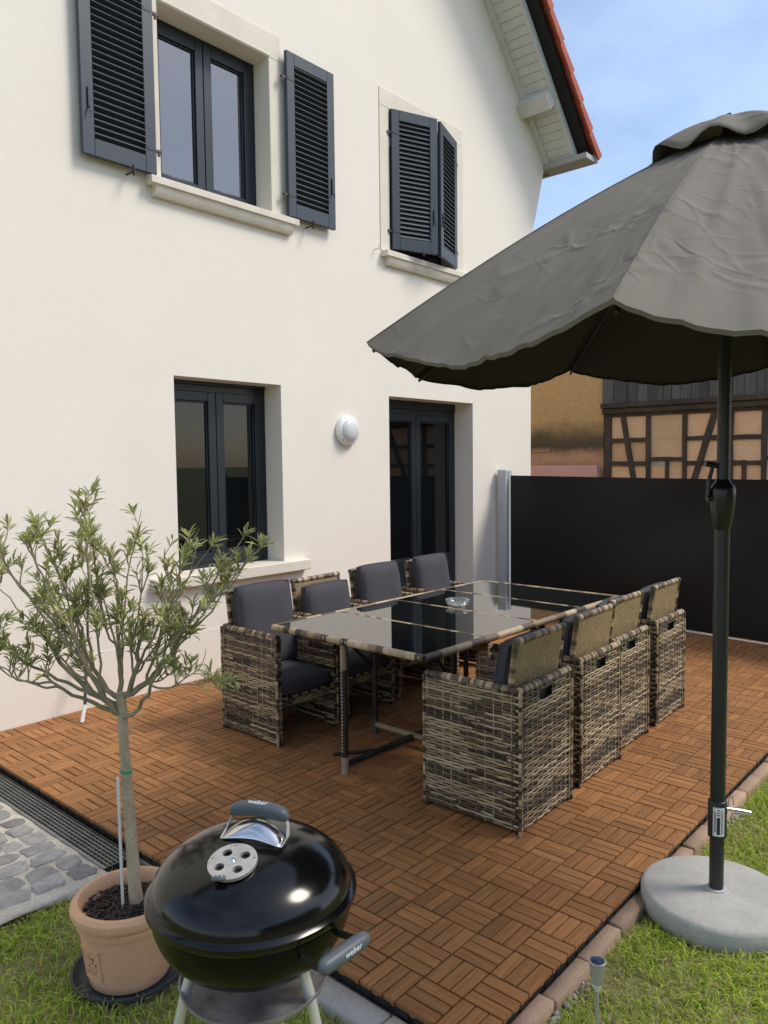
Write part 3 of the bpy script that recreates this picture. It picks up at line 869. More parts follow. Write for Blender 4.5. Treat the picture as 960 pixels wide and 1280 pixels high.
def make_chair(cush=True):
    """faces +y; back at -y; origin on the floor at the middle"""
    rng = random.Random(11)
    root = empty('rattan_chair')
    w, d, h = CW / 2, CD / 2, CH; t = .042; zf = .018
    for s in (-1, 1):
        b = MB()
        x = s * w
        # core board painted dark as shade behind the strands, woven outside and inside, rattan on the front edge
        b.box((x - s * .010, -d + .006, zf), (x - s * (t - .010), d - .006, h - .006), col=(.020, .015, .010))
        if s < 0:
            weave(b, (x + .004, d, zf), (0, -1, 0), (0, 0, 1), (-1, 0, 0), CD, h - zf, rng)
            weave(b, (x + t - .004, -d, zf), (0, 1, 0), (0, 0, 1), (1, 0, 0), CD, h - zf, rng, pitch=.0165)
        else:
            weave(b, (x - .004, -d, zf), (0, 1, 0), (0, 0, 1), (1, 0, 0), CD, h - zf, rng)
            weave(b, (x - t + .004, d, zf), (0, -1, 0), (0, 0, 1), (-1, 0, 0), CD, h - zf, rng, pitch=.0165)
        xa = min(x, x - s * t); weave(b, (xa, d - .003, zf), (1, 0, 0), (0, 0, 1), (0, 1, 0), t, h - zf, rng, per=.03)
        # rounded top rail
        wrapped(b, [(x - s * t / 2, -d + .02, h - .006), (x - s * t / 2, d - .01, h - .006)], .019, rng, .016, 8, .7)
        o = b.build('side_panel', M['weave'], root)
    b = MB(); y = -d
    hole = (CW / 2 - .075, CW / 2 + .055, .548, .585)
    for (xa, xb, za, zb) in ((-w + .006, w - .006, zf, .555), (-w + .006, w - .006, .61, h - .006), (-w + .006, -.065, .555, .61), (.067, w - .006, .555, .61)):
        b.box((xa, y + .010, za), (xb, y + t - .01, zb), col=(.020, .015, .010))  # same board, shade behind the strands put into its colour
    b.box((-.065, y + .030, .555), (.067, y + .032, .61), col=(.006, .005, .004))  # near-black sheet painting the shade inside the handle slot
    weave(b, (-w, y + .004, zf), (1, 0, 0), (0, 0, 1), (0, -1, 0), CW, h - zf, rng, hole=hole)
    weave(b, (w, y + t - .004, zf), (-1, 0, 0), (0, 0, 1), (0, 1, 0), CW, h - zf, rng, pitch=.0165)
    wrapped(b, [(-w + .012, y + .02, h - .004), (w - .012, y + .02, h - .004)], .018, rng, .016, 8, .55)
    for s in (-1, 1):   # corner cords
        wrapped(b, [(s * (w - .004), y + .004, .004), (s * (w - .004), y + .004, h - .004)], .0085, rng, .02, 6, .45)
    b.build('back_panel', M['weave'], root)
    # corner cords at the front and seat apron
    b = MB()
    for s in (-1, 1): wrapped(b, [(s * (w - .006), d - .004, .004), (s * (w - .006), d - .004, h - .01)], .0085, rng, .02, 6, .45)
    b.box((-w + t + .001, -d + t, .255), (w - t - .001, d - .03, .285), col=(.02, .017, .014))
    weave(b, (w - t, d - .03, .215), (-1, 0, 0), (0, 0, 1), (0, 1, 0), CW - 2 * t, .07, rng, per=.04)
    b.tube([(-w + t, -d + .06, .05), (w - t, -d + .06, .05)], .011, 8, col=(.16, .14, .12))
    b.build('seat_frame', M['weave'], root)
    # fold-up backrest leaning a little out of the box
    bw, bh = .435, .325
    lean = .13
    mt = Matrix.Translation((0, -d + .082, .535)) @ Matrix.Rotation(lean, 4, 'X')
    b = MB()
    b.box((-bw / 2 + .01, -.007, 0), (bw / 2 - .01, .007, bh - .01), col=(.10, .085, .055))
    # fine basket weave, straw coloured, on both faces
    for sd, pit in ((-1, .0105), (1, .0105)):
        nr = int(bh / pit); st = .0125; mcols = int(bw / st)
        for r in range(nr):
            for i in range(mcols):
                up = (r + i) % 2 == 0
                t0 = rng.uniform(.8, 1.15) * (1.0 if up else .72)
                c = (.42 * t0, .31 * t0, .16 * t0)
                x0, x1 = -bw / 2 + i * st, -bw / 2 + (i + 1) * st; z0, z1 = r * pit + .0006, (r + 1) * pit - .0006
                yy = sd * (.0100 if up else .0082); y2 = sd * .0078
                b.add([(x0, y2, z0), (x1, y2, z0), (x1, y2, z1), (x0, y2, z1), ((x0 + x1) / 2, yy, z0 + .0015), ((x0 + x1) / 2, yy, z1 - .0015)], [(0, 1, 4), (1, 2, 5, 4), (2, 3, 5), (3, 0, 4, 5)], c)
    xf(b, mt); bo = b.build('backrest', M['weave'], root)
    b = MB()
    wrapped(b, [(-bw / 2, 0, 0), (-bw / 2, 0, bh)], .015, rng, .022, 8, .72); wrapped(b, [(bw / 2, 0, 0), (bw / 2, 0, bh)], .015, rng, .022, 8, .72)
    wrapped(b, [(-bw / 2 - .012, 0, bh), (bw / 2 + .012, 0, bh)], .017, rng, .026, 8, .4)
    xf(b, mt); b.build('rim', M['weave'], bo, smooth=60)
    c = pillow_mesh(CW - 2 * t - .015, CD - .07, .080, .026); xf(c, Matrix.Translation((0, .03, .288)))
    c.build('seat_cushion', M['cushion'], root, smooth=50)
    c = pillow_mesh(CW - 2 * t + .006, .520, .066, .026)
    mb = Matrix.Translation((0, -d + .128, .375)) @ Matrix.Rotation(.15, 4, 'X') @ Matrix.Translation((0, .052, .25)) @ Matrix.Rotation(PI / 2, 4, 'X') @ Matrix.Translation((0, 0, -.037))
    xf(c, mb); c.build('back_cushion', M['cushion'], root, smooth=50)
    for sx in (-1, 1):
        for sy in (-1, 1):
            g = MB(); g.lathe([(.0, 0), (.013, 0), (.014, .006), (.012, .02)], 10, c=(sx * (w - .02), sy * (d - .02), 0)); g.build('glide', M['plastic'], root)
    return root
chair0 = make_chair()
right = [(1.080, .512, .015, 'nearest rattan chair, its woven back to the camera, on the lawn side of the table'),
         (1.712, .545, .02, 'second rattan chair from the camera along the lawn side, touching the third one'),
         (2.198, .590, .01, 'third rattan chair from the camera along the lawn side, touching the second one'),
         (2.820, .600, .02, 'farthest rattan chair on the lawn side of the table, nearest the black screen')]
leftc = [(1.105, 2.135, PI - .02, 'rattan chair seen from its side with charcoal seat visible, beside the small tree'),
         (1.655, 2.145, PI + .02, 'rattan chair on the house side with pale woven backrest showing above a lower cushion'),
         (2.235, 2.160, PI - .02, 'third rattan chair along the house side, its cushion before bare wall left of the door'),
         (2.880, 2.165, PI + .03, 'farthest rattan chair on the house side, its cushion in front of the dark door')]
first = True
for (x, y, rz, lab) in right + leftc:
    o = chair0 if first else copy_tree(chair0)
    first = False
    o.location = (x, y, 0); o.rotation_euler = (0, 0, rz)
    tag(o, lab, 'chair', 'rattan chairs around the table')
    for ch in o.children:
        if ch.name.startswith('back_cushion'):
            ch.location = (0, .018, -.055) if 'pale woven' in lab else ((0, .0, -.048) if y < 1 else (0, -.004, .012))

def make_table():
    rng = random.Random(21)
    TX, TY, TZ = 1.867, 1.297, .735; L, W = 2.083, 1.11
    root = empty('dining_table', (TX, TY, 0), -.014, label='long rattan dining table with four black glass panels', cat='table')
    r = .019; x0, x1, y0, y1 = -L / 2, L / 2, -W / 2, W / 2
    b = MB(); z = TZ - r
    # near and far short rails have a cord bound middle, long rails plain wrapping
    for x in (x0, x1):
        wrapped(b, [(x, y0 - .0, z), (x, y1, z)], r, rng, .05, 10, .25)
    for y in (y0, y1): wrapped(b, [(x0, y, z), (x1, y, z)], r, rng, .12, 10, .35)
    xs = [x0 + L * k / 4 for k in range(5)]
    for x in xs[1:4]:
        wrapped(b, [(x, y0, z + .004), (x, y1, z + .004)], .013, rng, .045, 8, .25)
    # cord lacing: rows of small pale stitches on the near rail
    for k in range(40):
        yy = lerp(y0 + .02, y1 - .02, k / 39)
        if abs(yy - .02) < .12 or yy < -.33: b.box((x0 - r - .001, yy - .003, z - .004), (x0 - r * .55, yy + .003, z + .012), .001, (.5, .44, .34))
    b.build('table_frame', M['weave'], root, smooth=60)
    for k in range(4):
        g = MB(); g.box((xs[k] + .012, y0 + .013, TZ - .012), (xs[k + 1] - .012, y1 - .013, TZ - .005), .001)
        g.build('glass_panel', M['table_glass'], root)
    def leg(x, y, top=TZ - .04, k_=1):
        b = MB(); N_ = 14; zz = [lerp(.07, top, i / N_) for i in range(N_ + 1)]
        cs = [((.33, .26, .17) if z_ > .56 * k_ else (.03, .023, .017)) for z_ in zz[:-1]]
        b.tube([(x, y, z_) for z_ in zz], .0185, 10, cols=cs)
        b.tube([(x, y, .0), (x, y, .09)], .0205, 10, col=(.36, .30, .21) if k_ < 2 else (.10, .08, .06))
        if k_ < 2:
            for k in range(int((top - .12) / .018)):
                b.box((x - .021, y - .005, .12 + k * .018), (x - .017, y + .003, .127 + k * .018), 0, (.55, .47, .35))
        return b.build('leg', M['weave'], root, smooth=60)
    leg(x0 + .02, .01); leg(x1 - .02, .01)
    xi = (-.47, .47)
    for x in xi:
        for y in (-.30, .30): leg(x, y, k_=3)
    for x in xi:
        b = MB(); wrapped(b, [(x, -.30, .055), (x, .30, .055)], .017, rng, .3, 8, .0); b.build('stretcher', M['weave'], root, smooth=60)
    b = MB(); b.tube([(x0 + .03, .0, .05), (x1 - .03, .0, .05)], .018, 8)
    b.tube([(x0 + .30, 0, .05), (x0 + .08, .16, .045)], .011, 8)
    for x, sg in ((xi[0], -1), (xi[1], 1)):
        for y in (-.30, .30): b.tube([(x, y, .40), (x + sg * .28, y * 1.2, TZ - .045)], .010, 8)
    for y in (-.30, .30): b.tube([(x0 + .06, y * 1.2, TZ - .055), (x1 - .06, y * 1.2, TZ - .055)], .013, 8)
    b.build('brace', M['tube'], root, smooth=60)
make_table()

def make_ashtray():
    b = MB()
    b.lathe([(0, .006), (.052, .006), (.060, .012), (.072, .034), (.078, .036), (.080, .032), (.068, .004), (.060, 0), (0, 0)], 40)
    o = b.build('glass_ashtray', M['clear_glass'], smooth=40, loc=(1.965, 1.385, .7335))
    tag(o, 'round clear glass ashtray on the black glass table', 'ashtray')
make_ashtray()

# ================================================================= UMBRELLA
UX, UY = .928, -.557
def make_umbrella():
    root = empty('parasol', (UX, UY, .02), label='large taupe grey garden umbrella open over the deck', cat='umbrella')
    Rr, ph, z0, gx, gy = 1.317, 3.2713, 2.0554, .0453, .0296
    zt = 2.815; r0 = .05
    dip = {2: -.05}
    def tip(k):
        a = ph - k * PI / 4
        x, y = Rr * math.cos(a), Rr * math.sin(a); return Vector((x, y, z0 + .012 + gx * x + gy * y + dip.get(k % 8, 0)))
    top = Vector((-.005, 0, zt))
    def ribp(k, t):
        e = tip(k); p = top.lerp(e, t); p.z += .050 * 4 * t * (1 - t) * (1 - .25 * t); return p
    n = 8; NS, NT = 36, 48
    rng = random.Random(4)
    phs = [(rng.uniform(0, 6), rng.uniform(0, 6), rng.uniform(.8, 1.2)) for _ in range(8)]
    def surf(k, s, t):
        """panel k between rib k and k+1; s across, t from crown to rim"""
        A, B = ribp(k, t), ribp(k + 1, t)
        p = A.lerp(B, s)
        sag = {0: .085, 7: .095, 1: .03, 2: .072}.get(k % 8, .085)
        sk = s ** 1.25 if k % 8 == 0 else s
        pr = 4 * sk * (1 - sk)
        p.z -= (sag * t ** 2.2 + .012 * t) * pr ** .8
        out = Vector((p.x, p.y, 0)); 
        if out.length > 1e-6: out.normalize()
        p -= out * (.055 * pr * t ** 1.5)
        q = phs[k % 8]
        # loose cloth: creases running from the crown and slack puckers near the rim
        w = (.004 * t * math.sin(9 * s * PI * .55 + q[0]) + .002 * t ** 2 * math.sin(17 * s + 6 * t + q[1]) + .005 * t ** 3 * noise.noise(Vector((s * 3, t * 3, k * 3.1)))
             + .003 * noise.noise(Vector((s * 7 + k * 5, t * 9, 1.3))) * t) * min(1, pr * 2.5)
        cr = 0
        for (fa, fb, am, sd_) in ((5, .7, .009, 0), (11, 1.2, .006, 11), (3.1, 3.1, .005, 23)):
            nz = noise.noise(Vector((s * fa + k * 7.3 + t * 1.5 * (1 if sd_ else -1), t * fb, sd_))); cr += am * (1 - min(1, abs(nz) * 3.2)) ** 2
        w += cr * min(1, t * 1.6) * min(1, pr * 2)
        p.z += w; p += out * w * .6
        return p
    b = MB()
    for k in range(n):
        vs = []
        for j in range(NT + 1):
            t = lerp(.075, 1, (j / NT))
            for i in range(NS + 1): vs.append(surf(k, i / NS, t))
        # hem turned down
        for i in range(NS + 1):
            p = surf(k, i / NS, 1); vs.append(p + Vector((0, 0, -.011)) - Vector((p.x, p.y, 0)).normalized() * .006)
        b.add(vs, [(j * (NS + 1) + i, j * (NS + 1) + i + 1, (j + 1) * (NS + 1) + i + 1, (j + 1) * (NS + 1) + i) for j in range(NT + 1) for i in range(NS)])
    O = Vector((0, 0, .02))
    b.v = [(v[0], v[1], v[2] - .02) for v in b.v]
    can = b.build('canopy', [M['canopy'], M['canopy_shade']], root, smooth=180, weld=True)
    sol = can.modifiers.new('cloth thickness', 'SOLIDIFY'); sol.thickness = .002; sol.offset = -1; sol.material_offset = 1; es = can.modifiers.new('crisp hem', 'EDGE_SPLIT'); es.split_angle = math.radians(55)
    # seams
    for k in range(n):
        s = MB(); s.tube([ribp(k, lerp(.08, 1, i / 14)) + Vector((0, 0, .0005)) for i in range(15)], .0028, 6); s.v = [(v[0], v[1], v[2] - .02) for v in s.v]
        s.build('seam', M['canopy'], can, smooth=60)
    # vent cap with wavy skirt
    c = MB(); vs = []; NA = 64
    for j in range(9):
        t = j / 8
        for i in range(NA):
            a = 2 * PI * i / NA; r = lerp(.012, .272, t); wv = math.cos(8 * (a - ph))
            z = 2.858 - .120 * t ** 1.5 + .020 * t ** 2 * wv - .012 * t ** 4 + .006 * t * math.sin(3 * a + 1)
            r += .012 * t * wv
            vs.append((r * math.cos(a), r * math.sin(a), z - .02 + gx * r * math.cos(a) * .6))
    c.add(vs, [(j * NA + i, j * NA + (i + 1) % NA, (j + 1) * NA + (i + 1) % NA, (j + 1) * NA + i) for j in range(8) for i in range(NA)])
    vc = c.build('vent_cap', M['canopy'], root, smooth=180); sl = vc.modifiers.new('cloth thickness', 'SOLIDIFY'); sl.thickness = .002
    f = MB(); f.lathe([(0, 2.84), (.012, 2.84), (.017, 2.858), (.015, 2.868), (.007, 2.873), (0, 2.874)], 16, c=(0, 0, -.02)); f.build('finial', M['black_plastic'], root, smooth=50)
    # pole in two diameters
    p = MB(); p.tube([(0, 0, .36), (0, 0, 1.44)], .0268, 20); p.build('lower_pole', M['pole'], root, smooth=40)
    p = MB(); p.tube([(0, 0, 1.40), (0, 0, 2.83)], .0228, 20); p.build('upper_pole', M['pole'], root, smooth=40)
    cr = MB(); cr.lathe([(.0275, 1.392), (.030, 1.398), (.040, 1.46), (.0445, 1.505), (.0445, 1.535), (.040, 1.552), (.030, 1.560), (.024, 1.575)], 24, c=(0, 0, -.02))
    ch = cr.build('crank_housing', M['black_plastic'], root, smooth=40)
    h = MB(); vx, vy = -.66, .75
    h.tube([(vx * .03, vy * .03, 1.49), (vx * .058, vy * .058, 1.485)], .013, 10)
    h.tube([(vx * .055, vy * .055, 1.487), (vx * .050, vy * .050, 1.56), (vx * .038, vy * .038, 1.605)], [.010, .008, .007], 8)
    h.tube([(vx * .066, vy * .066, 1.612), (vx * -.0, vy * -.0, 1.600)], [.010, .009], 10)
    h.build('crank_handle', M['black_plastic'], ch, smooth=50)
    hub = MB(); hub.lathe([(.024, 2.70), (.045, 2.71), (.045, 2.745), (.024, 2.76)], 20, c=(0, 0, -.02)); hub.build('hub', M['black_plastic'], root, smooth=40)
    run = MB(); run.lathe([(.024, 2.24), (.042, 2.25), (.042, 2.29), (.024, 2.30)], 20, c=(0, 0, -.02)); run.build('runner', M['black_plastic'], root, smooth=40)
    for k in range(n):
        r = MB(); pts = [ribp(k, lerp(.06, .985, i / 10)) + Vector((0, 0, -.042)) for i in range(11)]
        r.tube(pts, .0065, 6); r.v = [(v[0], v[1], v[2] - .02) for v in r.v]
        ro = r.build('rib', M['pole'], root, smooth=60)
        m = ribp(k, .52) + Vector((0, 0, -.065)); a = ph - k * PI / 4
        s = MB(); s.tube([(.03 * math.cos(a), .03 * math.sin(a), 2.25), (m.x, m.y, m.z)], .006, 6); s.build('strut', M['pole'], ro, smooth=60)
    return root
make_umbrella()

def make_base():
    root = empty('concrete_stand', (UX, UY, GZ), label='round grey concrete umbrella stand with dark tube on the lawn', cat='umbrella stand')
    z = -GZ
    s = MB(); pr = [(0, -.004), (.260, -.004), (.271, .010), (.271, .066), (.265, .079), (.252, .0855), (.19, .087), (.12, .0885), (.06, .090), (0, .090)]
    vs = []
    s.lathe(pr, 72)
    s.v = [(v[0] * (1 + .004 * math.sin(5 * math.atan2(v[1], v[0]))), v[1], v[2]) for v in s.v]
    s.build('concrete_slab', M['concrete'], root, smooth=50)
    t = MB(); t.tube([(0, 0, .08), (0, 0, z + .385)], .0258, 20)
    t.build('tube', M['pole'], root, smooth=40)
    rg = MB(); rg.lathe([(.026, .088), (.037, .0885), (.036, .0955), (.026, .097)], 32); rg.build('collar', M['alu'], root, smooth=40)
    c = MB(); c.lathe([(.0262, z + .228), (.033, z + .232), (.0335, z + .365), (.031, z + .37), (.0275, z + .372)], 24); 
    c.build('clamp', M['tube'], root, smooth=40)
    # front of clamp faces the camera side
    fx, fy = -.93, -.36; rx, ry = .66, -.75
    a0 = math.atan2(fy, fx)
    lb = MB(); vs = []; N = 8
    for k in range(N + 1):
        a = a0 + .10 + lerp(-.62, .62, k / N)
        for zz in (z + .243, z + .353): vs.append((.0341 * math.cos(a), .0341 * math.sin(a), zz))
    lb.add(vs, [(2 * k, 2 * k + 1, 2 * k + 3, 2 * k + 2) for k in range(N)])
    lo = lb.build('sticker', M['sticker'], root, smooth=60)
    ib = MB()
    for (aa, ab, za, zb) in ((-.5, -.44, .255, .340), (-.38, -.32, .26, .335), (-.22, .12, .250, .315), (-.22, .12, .322, .326), (-.22, .12, .332, .335), (.28, .34, .250, .345), (.42, .46, .255, .335), (-.1, .05, .340, .345)):
        vs = []
        for k in range(4):
            a = a0 + .10 + lerp(aa, ab, k / 3) 
            for zz in (za, zb): vs.append((.0345 * math.cos(a), .0345 * math.sin(a), z + zz))
        ib.add(vs, [(2 * k, 2 * k + 1, 2 * k + 3, 2 * k + 2) for k in range(3)])
    ib.build('print', M['ink'], lo)
    k = MB(); k.tube([(rx * .03, ry * .03, z + .335), (rx * .075, ry * .075, z + .328), (rx * .125, ry * .125, z + .318)], .0085, 10); k.build('lever', M['steel'], root, smooth=40)
    w = MB(); w.tube([(rx * .033, ry * .033, z + .30), (rx * .045, ry * .045, z + .375), (rx * .055 , ry * .055, z + .385), (rx * .062, ry * .062, z + .35)], .0022, 6); w.build('wire_loop', M['steel'], root, smooth=60)
make_base()

# ================================================================= KETTLE GRILL
def make_grill():
    gx, gy = -.955, -.155
    root = empty('kettle_grill', (gx, gy, GZ), label='black enamelled kettle barbecue with grey handles on the lawn corner', cat='barbecue')
    zs = .708 - GZ                          # height of the seam above the lawn
    R = .2215
    LH = .106
    lid = MB()
    prof = [(R + .006, -.012), (R + .010, -.006), (R + .010, .004), (R + .003, .010)]
    for i in range(19):
        t = i / 18; a = t * PI / 2
        prof.append(((R - .001) * math.cos(a) ** .84 if a < PI / 2 - 1e-6 else 0, .012 + LH * math.sin(a) ** 1.12))
    lid.lathe(prof, 96, c=(0, 0, zs)); lo = lid.build('lid', M['enamel'], root, smooth=35)
    bo = MB(); prof = [(R + .002, -.012), (R + .003, -.018), (R - .001, -.022)]
    for i in range(1, 19):
        a = i / 18 * PI / 2
        prof.append(((R - .002) * math.cos(a) ** .7 if i < 18 else 0, -.022 - .142 * math.sin(a) ** 1.05))
    bo.lathe(prof, 96, c=(0, 0, zs)); bowl = bo.build('bowl', M['enamel_dull'], root, smooth=35)
    def lidz(r): 
        c = min(1, r / (R - .001)) ** (1 / .84); a = math.acos(min(1, c)); return .012 + LH * math.sin(a) ** 1.12
    rr = Vector((.66, -.75, 0)); ff = Vector((.75, .66, 0)); up = Vector((0, 0, 1))
    # damper disc with four holes, on the camera side of the lid
    dc = rr * -.022 - ff * .100; rd = .052
    tilt_n = Vector((0, 0, 1)); dr_ = dc.length; sl = (lidz(dr_ + .01) - lidz(dr_ - .01)) / .02
    rad = dc.normalized(); nn = (up - rad * sl).normalized(); u = (rr - nn * rr.dot(nn)).normalized(); v = nn.cross(u)
    ctr = dc + up * (zs + lidz(dr_) + .004)
    loops = [[Vector((rd * math.cos(2 * PI * k / 40), rd * math.sin(2 * PI * k / 40), 0)) for k in range(40)]]
    for q in range(4):
        a = q * PI / 2 + .55
        loops.append([Vector((.029 * math.cos(a) + .0105 * math.cos(-2 * PI * k / 18), .029 * math.sin(a) + .0105 * math.sin(-2 * PI * k / 18), 0)) for k in range(18)])
    fl = [p for l in loops for p in l]; tri = tessellate_polygon(loops)
    d = MB()
    def W(p, h=0): return ctr + u * p.x + v * p.y + nn * h
    d.add([W(p, .003) for p in fl], [tuple(t) for t in tri])
    o = 0
    for l in loops:
        n = len(l); d.add([W(p, .003) for p in l] + [W(p, -.004) for p in l], [(k, (k + 1) % n, n + (k + 1) % n, n + k) for k in range(n)])
    do = d.build('damper', M['damper'], lo, smooth=30)
    kn = MB(); mt = Matrix.Translation(ctr) @ Matrix((u.to_4d(), v.to_4d(), nn.to_4d(), (0, 0, 0, 1))).transposed()
    mt = Matrix(((u.x, v.x, nn.x, ctr.x), (u.y, v.y, nn.y, ctr.y), (u.z, v.z, nn.z, ctr.z), (0, 0, 0, 1)))
    kn.lathe([(0, .008), (.004, .007), (.007, .003)], 14, mtx=mt); kn.build('rivet', M['steel'], lo, smooth=50)
    for (px, py) in ((.045, .006), (.0, .046), (-.044, .012)):
        q = MB(); q.lathe([(0, .006), (.0025, .0055), (.0035, .003)], 10, mtx=mt @ Matrix.Translation((px, py, 0))); q.build('rivet', M['steel'], lo, smooth=50)
    tb = MB(); tb.box((-.034, -.0575, .001), (-.004, -.044, .012), .004, mtx=mt); tab = tb.build('damper_tab', M['handle'], lo, smooth=40)
    for px in (-.028, -.020, -.012):
        q = MB(); q.lathe([(0, .0145), (.0022, .0135), (.003, .0118)], 8, mtx=mt @ Matrix.Translation((px, -.051, 0))); q.build('rivet', M['steel'], lo)
    # lid handle: stainless guard, two straps, grey grip running along a
    hd = (rr * .96 - ff * .28).normalized(); hn = Vector((hd.y, -hd.x, 0))           # hn points to the camera side
    if hn.dot(ff) > 0: hn = -hn
    hc = rr * .016 + ff * .015
    half = .071
    zb = zs + lidz(.06)
    def HP(s, n_, z): q = hc + hd * s + hn * n_; return Vector((q.x, q.y, z))
    g = MB(); vs = []; NS, NV = 16, 8
    for j in range(NV + 1):
        t = j / NV
        for i in range(NS + 1):
            s = -1 + 2 * i / NS
            hgt = .031 * (1 - .9 * s * s)
            rq = (hc + hd * s * half + hn * .042).length
            z = zs + lidz(rq) + .004 + hgt * math.sin(t * PI * .5)
            vs.append(HP(s * half, .047 - .040 * t ** 1.3, z))
    g.add(vs, [(j * (NS + 1) + i, j * (NS + 1) + i + 1, (j + 1) * (NS + 1) + i + 1, (j + 1) * (NS + 1) + i) for j in range(NV) for i in range(NS)])
    go = g.build('heat_guard', M['steel'], lo, smooth=180); sm = go.modifiers.new('thickness', 'SOLIDIFY'); sm.thickness = .0015
    zt = zs + LH + .056
    for sg in (-1, 1):
        st = MB(); zl = zs + lidz((hc + hd * sg * half).length)
        pts = [HP(sg * half * 1.02, .040, zl + .004), HP(sg * half * 1.04, .012, zl + .012), HP(sg * half * .98, .0, zt - .02), HP(sg * half * .90, .0, zt)]
        for a_, b_ in zip(pts[:-1], pts[1:]):
            w_ = hn * .006; tt = hd * .0012
            st.add([a_ - w_ - tt, a_ + w_ - tt, b_ + w_ - tt, b_ - w_ - tt, a_ - w_ + tt, a_ + w_ + tt, b_ + w_ + tt, b_ - w_ + tt],
                   [(0, 1, 2, 3), (4, 7, 6, 5), (0, 4, 5, 1), (1, 5, 6, 2), (2, 6, 7, 3), (3, 7, 4, 0)])
        st.build('strap', M['leg_alu'], lo)
    def grip(P, A, N_, U_, L_, arch, name, parent):
        """ergonomic grip: rounded box bar bowed upward"""
        b = MB(); n = 22; m = 14; vs = []
        for i in range(n + 1):
            s = -1 + 2 * i / n
            e = (1 - abs(s) ** 10) ** .5 if abs(s) < 1 else 0
            e = max(e, .12)
            wd, ht = .0135 * e * (1 + .12 * (1 - s * s)), .0145 * e * (1 + .1 * (1 - s * s))
            c = P + A * (s * L_) + U_ * (arch * (1 - s * s) - arch)
            for k in range(m):
                a = 2 * PI * k / m; ca, sa = math.cos(a), math.sin(a); q = (abs(ca) ** 3 + abs(sa) ** 3) ** (-1 / 3)
                vs.append(c + N_ * (ca * q * wd) + U_ * (sa * q * ht))
        b.add(vs, [(i * m + k, i * m + (k + 1) % m, (i + 1) * m + (k + 1) % m, (i + 1) * m + k) for i in range(n) for k in range(m)] + [tuple(range(m))[::-1], tuple(n * m + k for k in range(m))])
        return b.build(name, M['handle'], parent, smooth=50)
    grip(HP(0, 0, zt + .012), hd, hn, up, .0735, .012, 'grip', lo)
    def logo(txt, pos, xdir, ydir, size, parent):
        cu = bpy.data.curves.new('print', 'FONT'); cu.body = txt; cu.size = size; cu.align_x = 'CENTER'; cu.align_y = 'CENTER'; cu.extrude = .0002; cu.offset = 0
        to = bpy.data.objects.new('print', cu); COL.objects.link(to)
        dg = bpy.context.evaluated_depsgraph_get(); me = bpy.data.meshes.new_from_object(to.evaluated_get(dg))
        bpy.data.objects.remove(to)
        me.materials.clear(); me.materials.append(M['logo'])
        x = Vector(xdir).normalized(); y = Vector(ydir); y = (y - x * y.dot(x)).normalized(); z = x.cross(y)
        me.transform(Matrix(((x.x, y.x, z.x, pos[0]), (x.y, y.y, z.y, pos[1]), (x.z, y.z, z.z, pos[2]), (0, 0, 0, 1))))
        o = bpy.data.objects.new('print', me); COL.objects.link(o); o.parent = parent
        return o
    q = HP(.0, 0, zt + .012 + .0158) + hn * .005
    logo('weber', q, hd, -hn * 1 + up * .25, .0185, lo)
    # bowl side handle on the right and its twin at the back left
    for sg in (1,):
        dr2 = (rr * .76 - ff * .65).normalized() * sg; tg = Vector((-dr2.y, dr2.x, 0))
        zc = zs - .032
        for e in (-1, 1):
            s = MB()
            pts = [dr2 * (R - .026) + tg * e * .052 + up * (zc - .014), dr2 * (R + .020) + tg * e * .056 + up * (zc - .012), dr2 * (R + .052) + tg * e * .058 + up * (zc - .006)]
            for a_, b_ in zip(pts[:-1], pts[1:]):
                w_ = up * .008; tt = tg * .0016
                s.add([a_ - w_ - tt, a_ + w_ - tt, b_ + w_ - tt, b_ - w_ - tt, a_ - w_ + tt, a_ + w_ + tt, b_ + w_ + tt, b_ - w_ + tt],
                      [(0, 1, 2, 3), (4, 7, 6, 5), (0, 4, 5, 1), (1, 5, 6, 2), (2, 6, 7, 3), (3, 7, 4, 0)])
            s.build('bracket', M['tube'], bowl)
        gp = grip(dr2 * (R + .060) + up * zc, tg, dr2, up, .0715, .0, 'grip', bowl)
        if sg == 1:
            fc = -ff * .6 + dr2 * .5; fc = (fc - tg * fc.dot(tg)).normalized()
            gq = dr2 * (R + .060 + .0152) + up * (zc + .004) + tg * .012
            logo('weber', gq, tg, up, .0185, bowl)
    # legs and ash catcher
    for dirv in (-rr * .93 - ff * .36, rr * .88 - ff * .48, ff * 1.0 + rr * .1):
        dirv = dirv.normalized(); l = MB()
        l.tube([dirv * .118 + up * (zs - .105), dirv * .150 + up * (zs - .20), dirv * .285 + up * .008], .0120, 14); l.build('leg', M['leg_alu'], root, smooth=40)
    ac = MB(); zc = zs - .225
    ac.lathe([(0, zc), (.10, zc + .004), (.148, zc + .014), (.162, zc + .030), (.166, zc + .030), (.164, zc + .022), (.150, zc + .006), (.10, zc - .004), (0, zc - .006)], 56)
    ac.build('ash_catcher', M['ash'], root, smooth=40)
    vt = MB(); vt.tube([up * (zs - .185), up * (zc + .01)], .012, 10); vt.build('vent_stem', M['tube'], root, smooth=40)
make_grill()

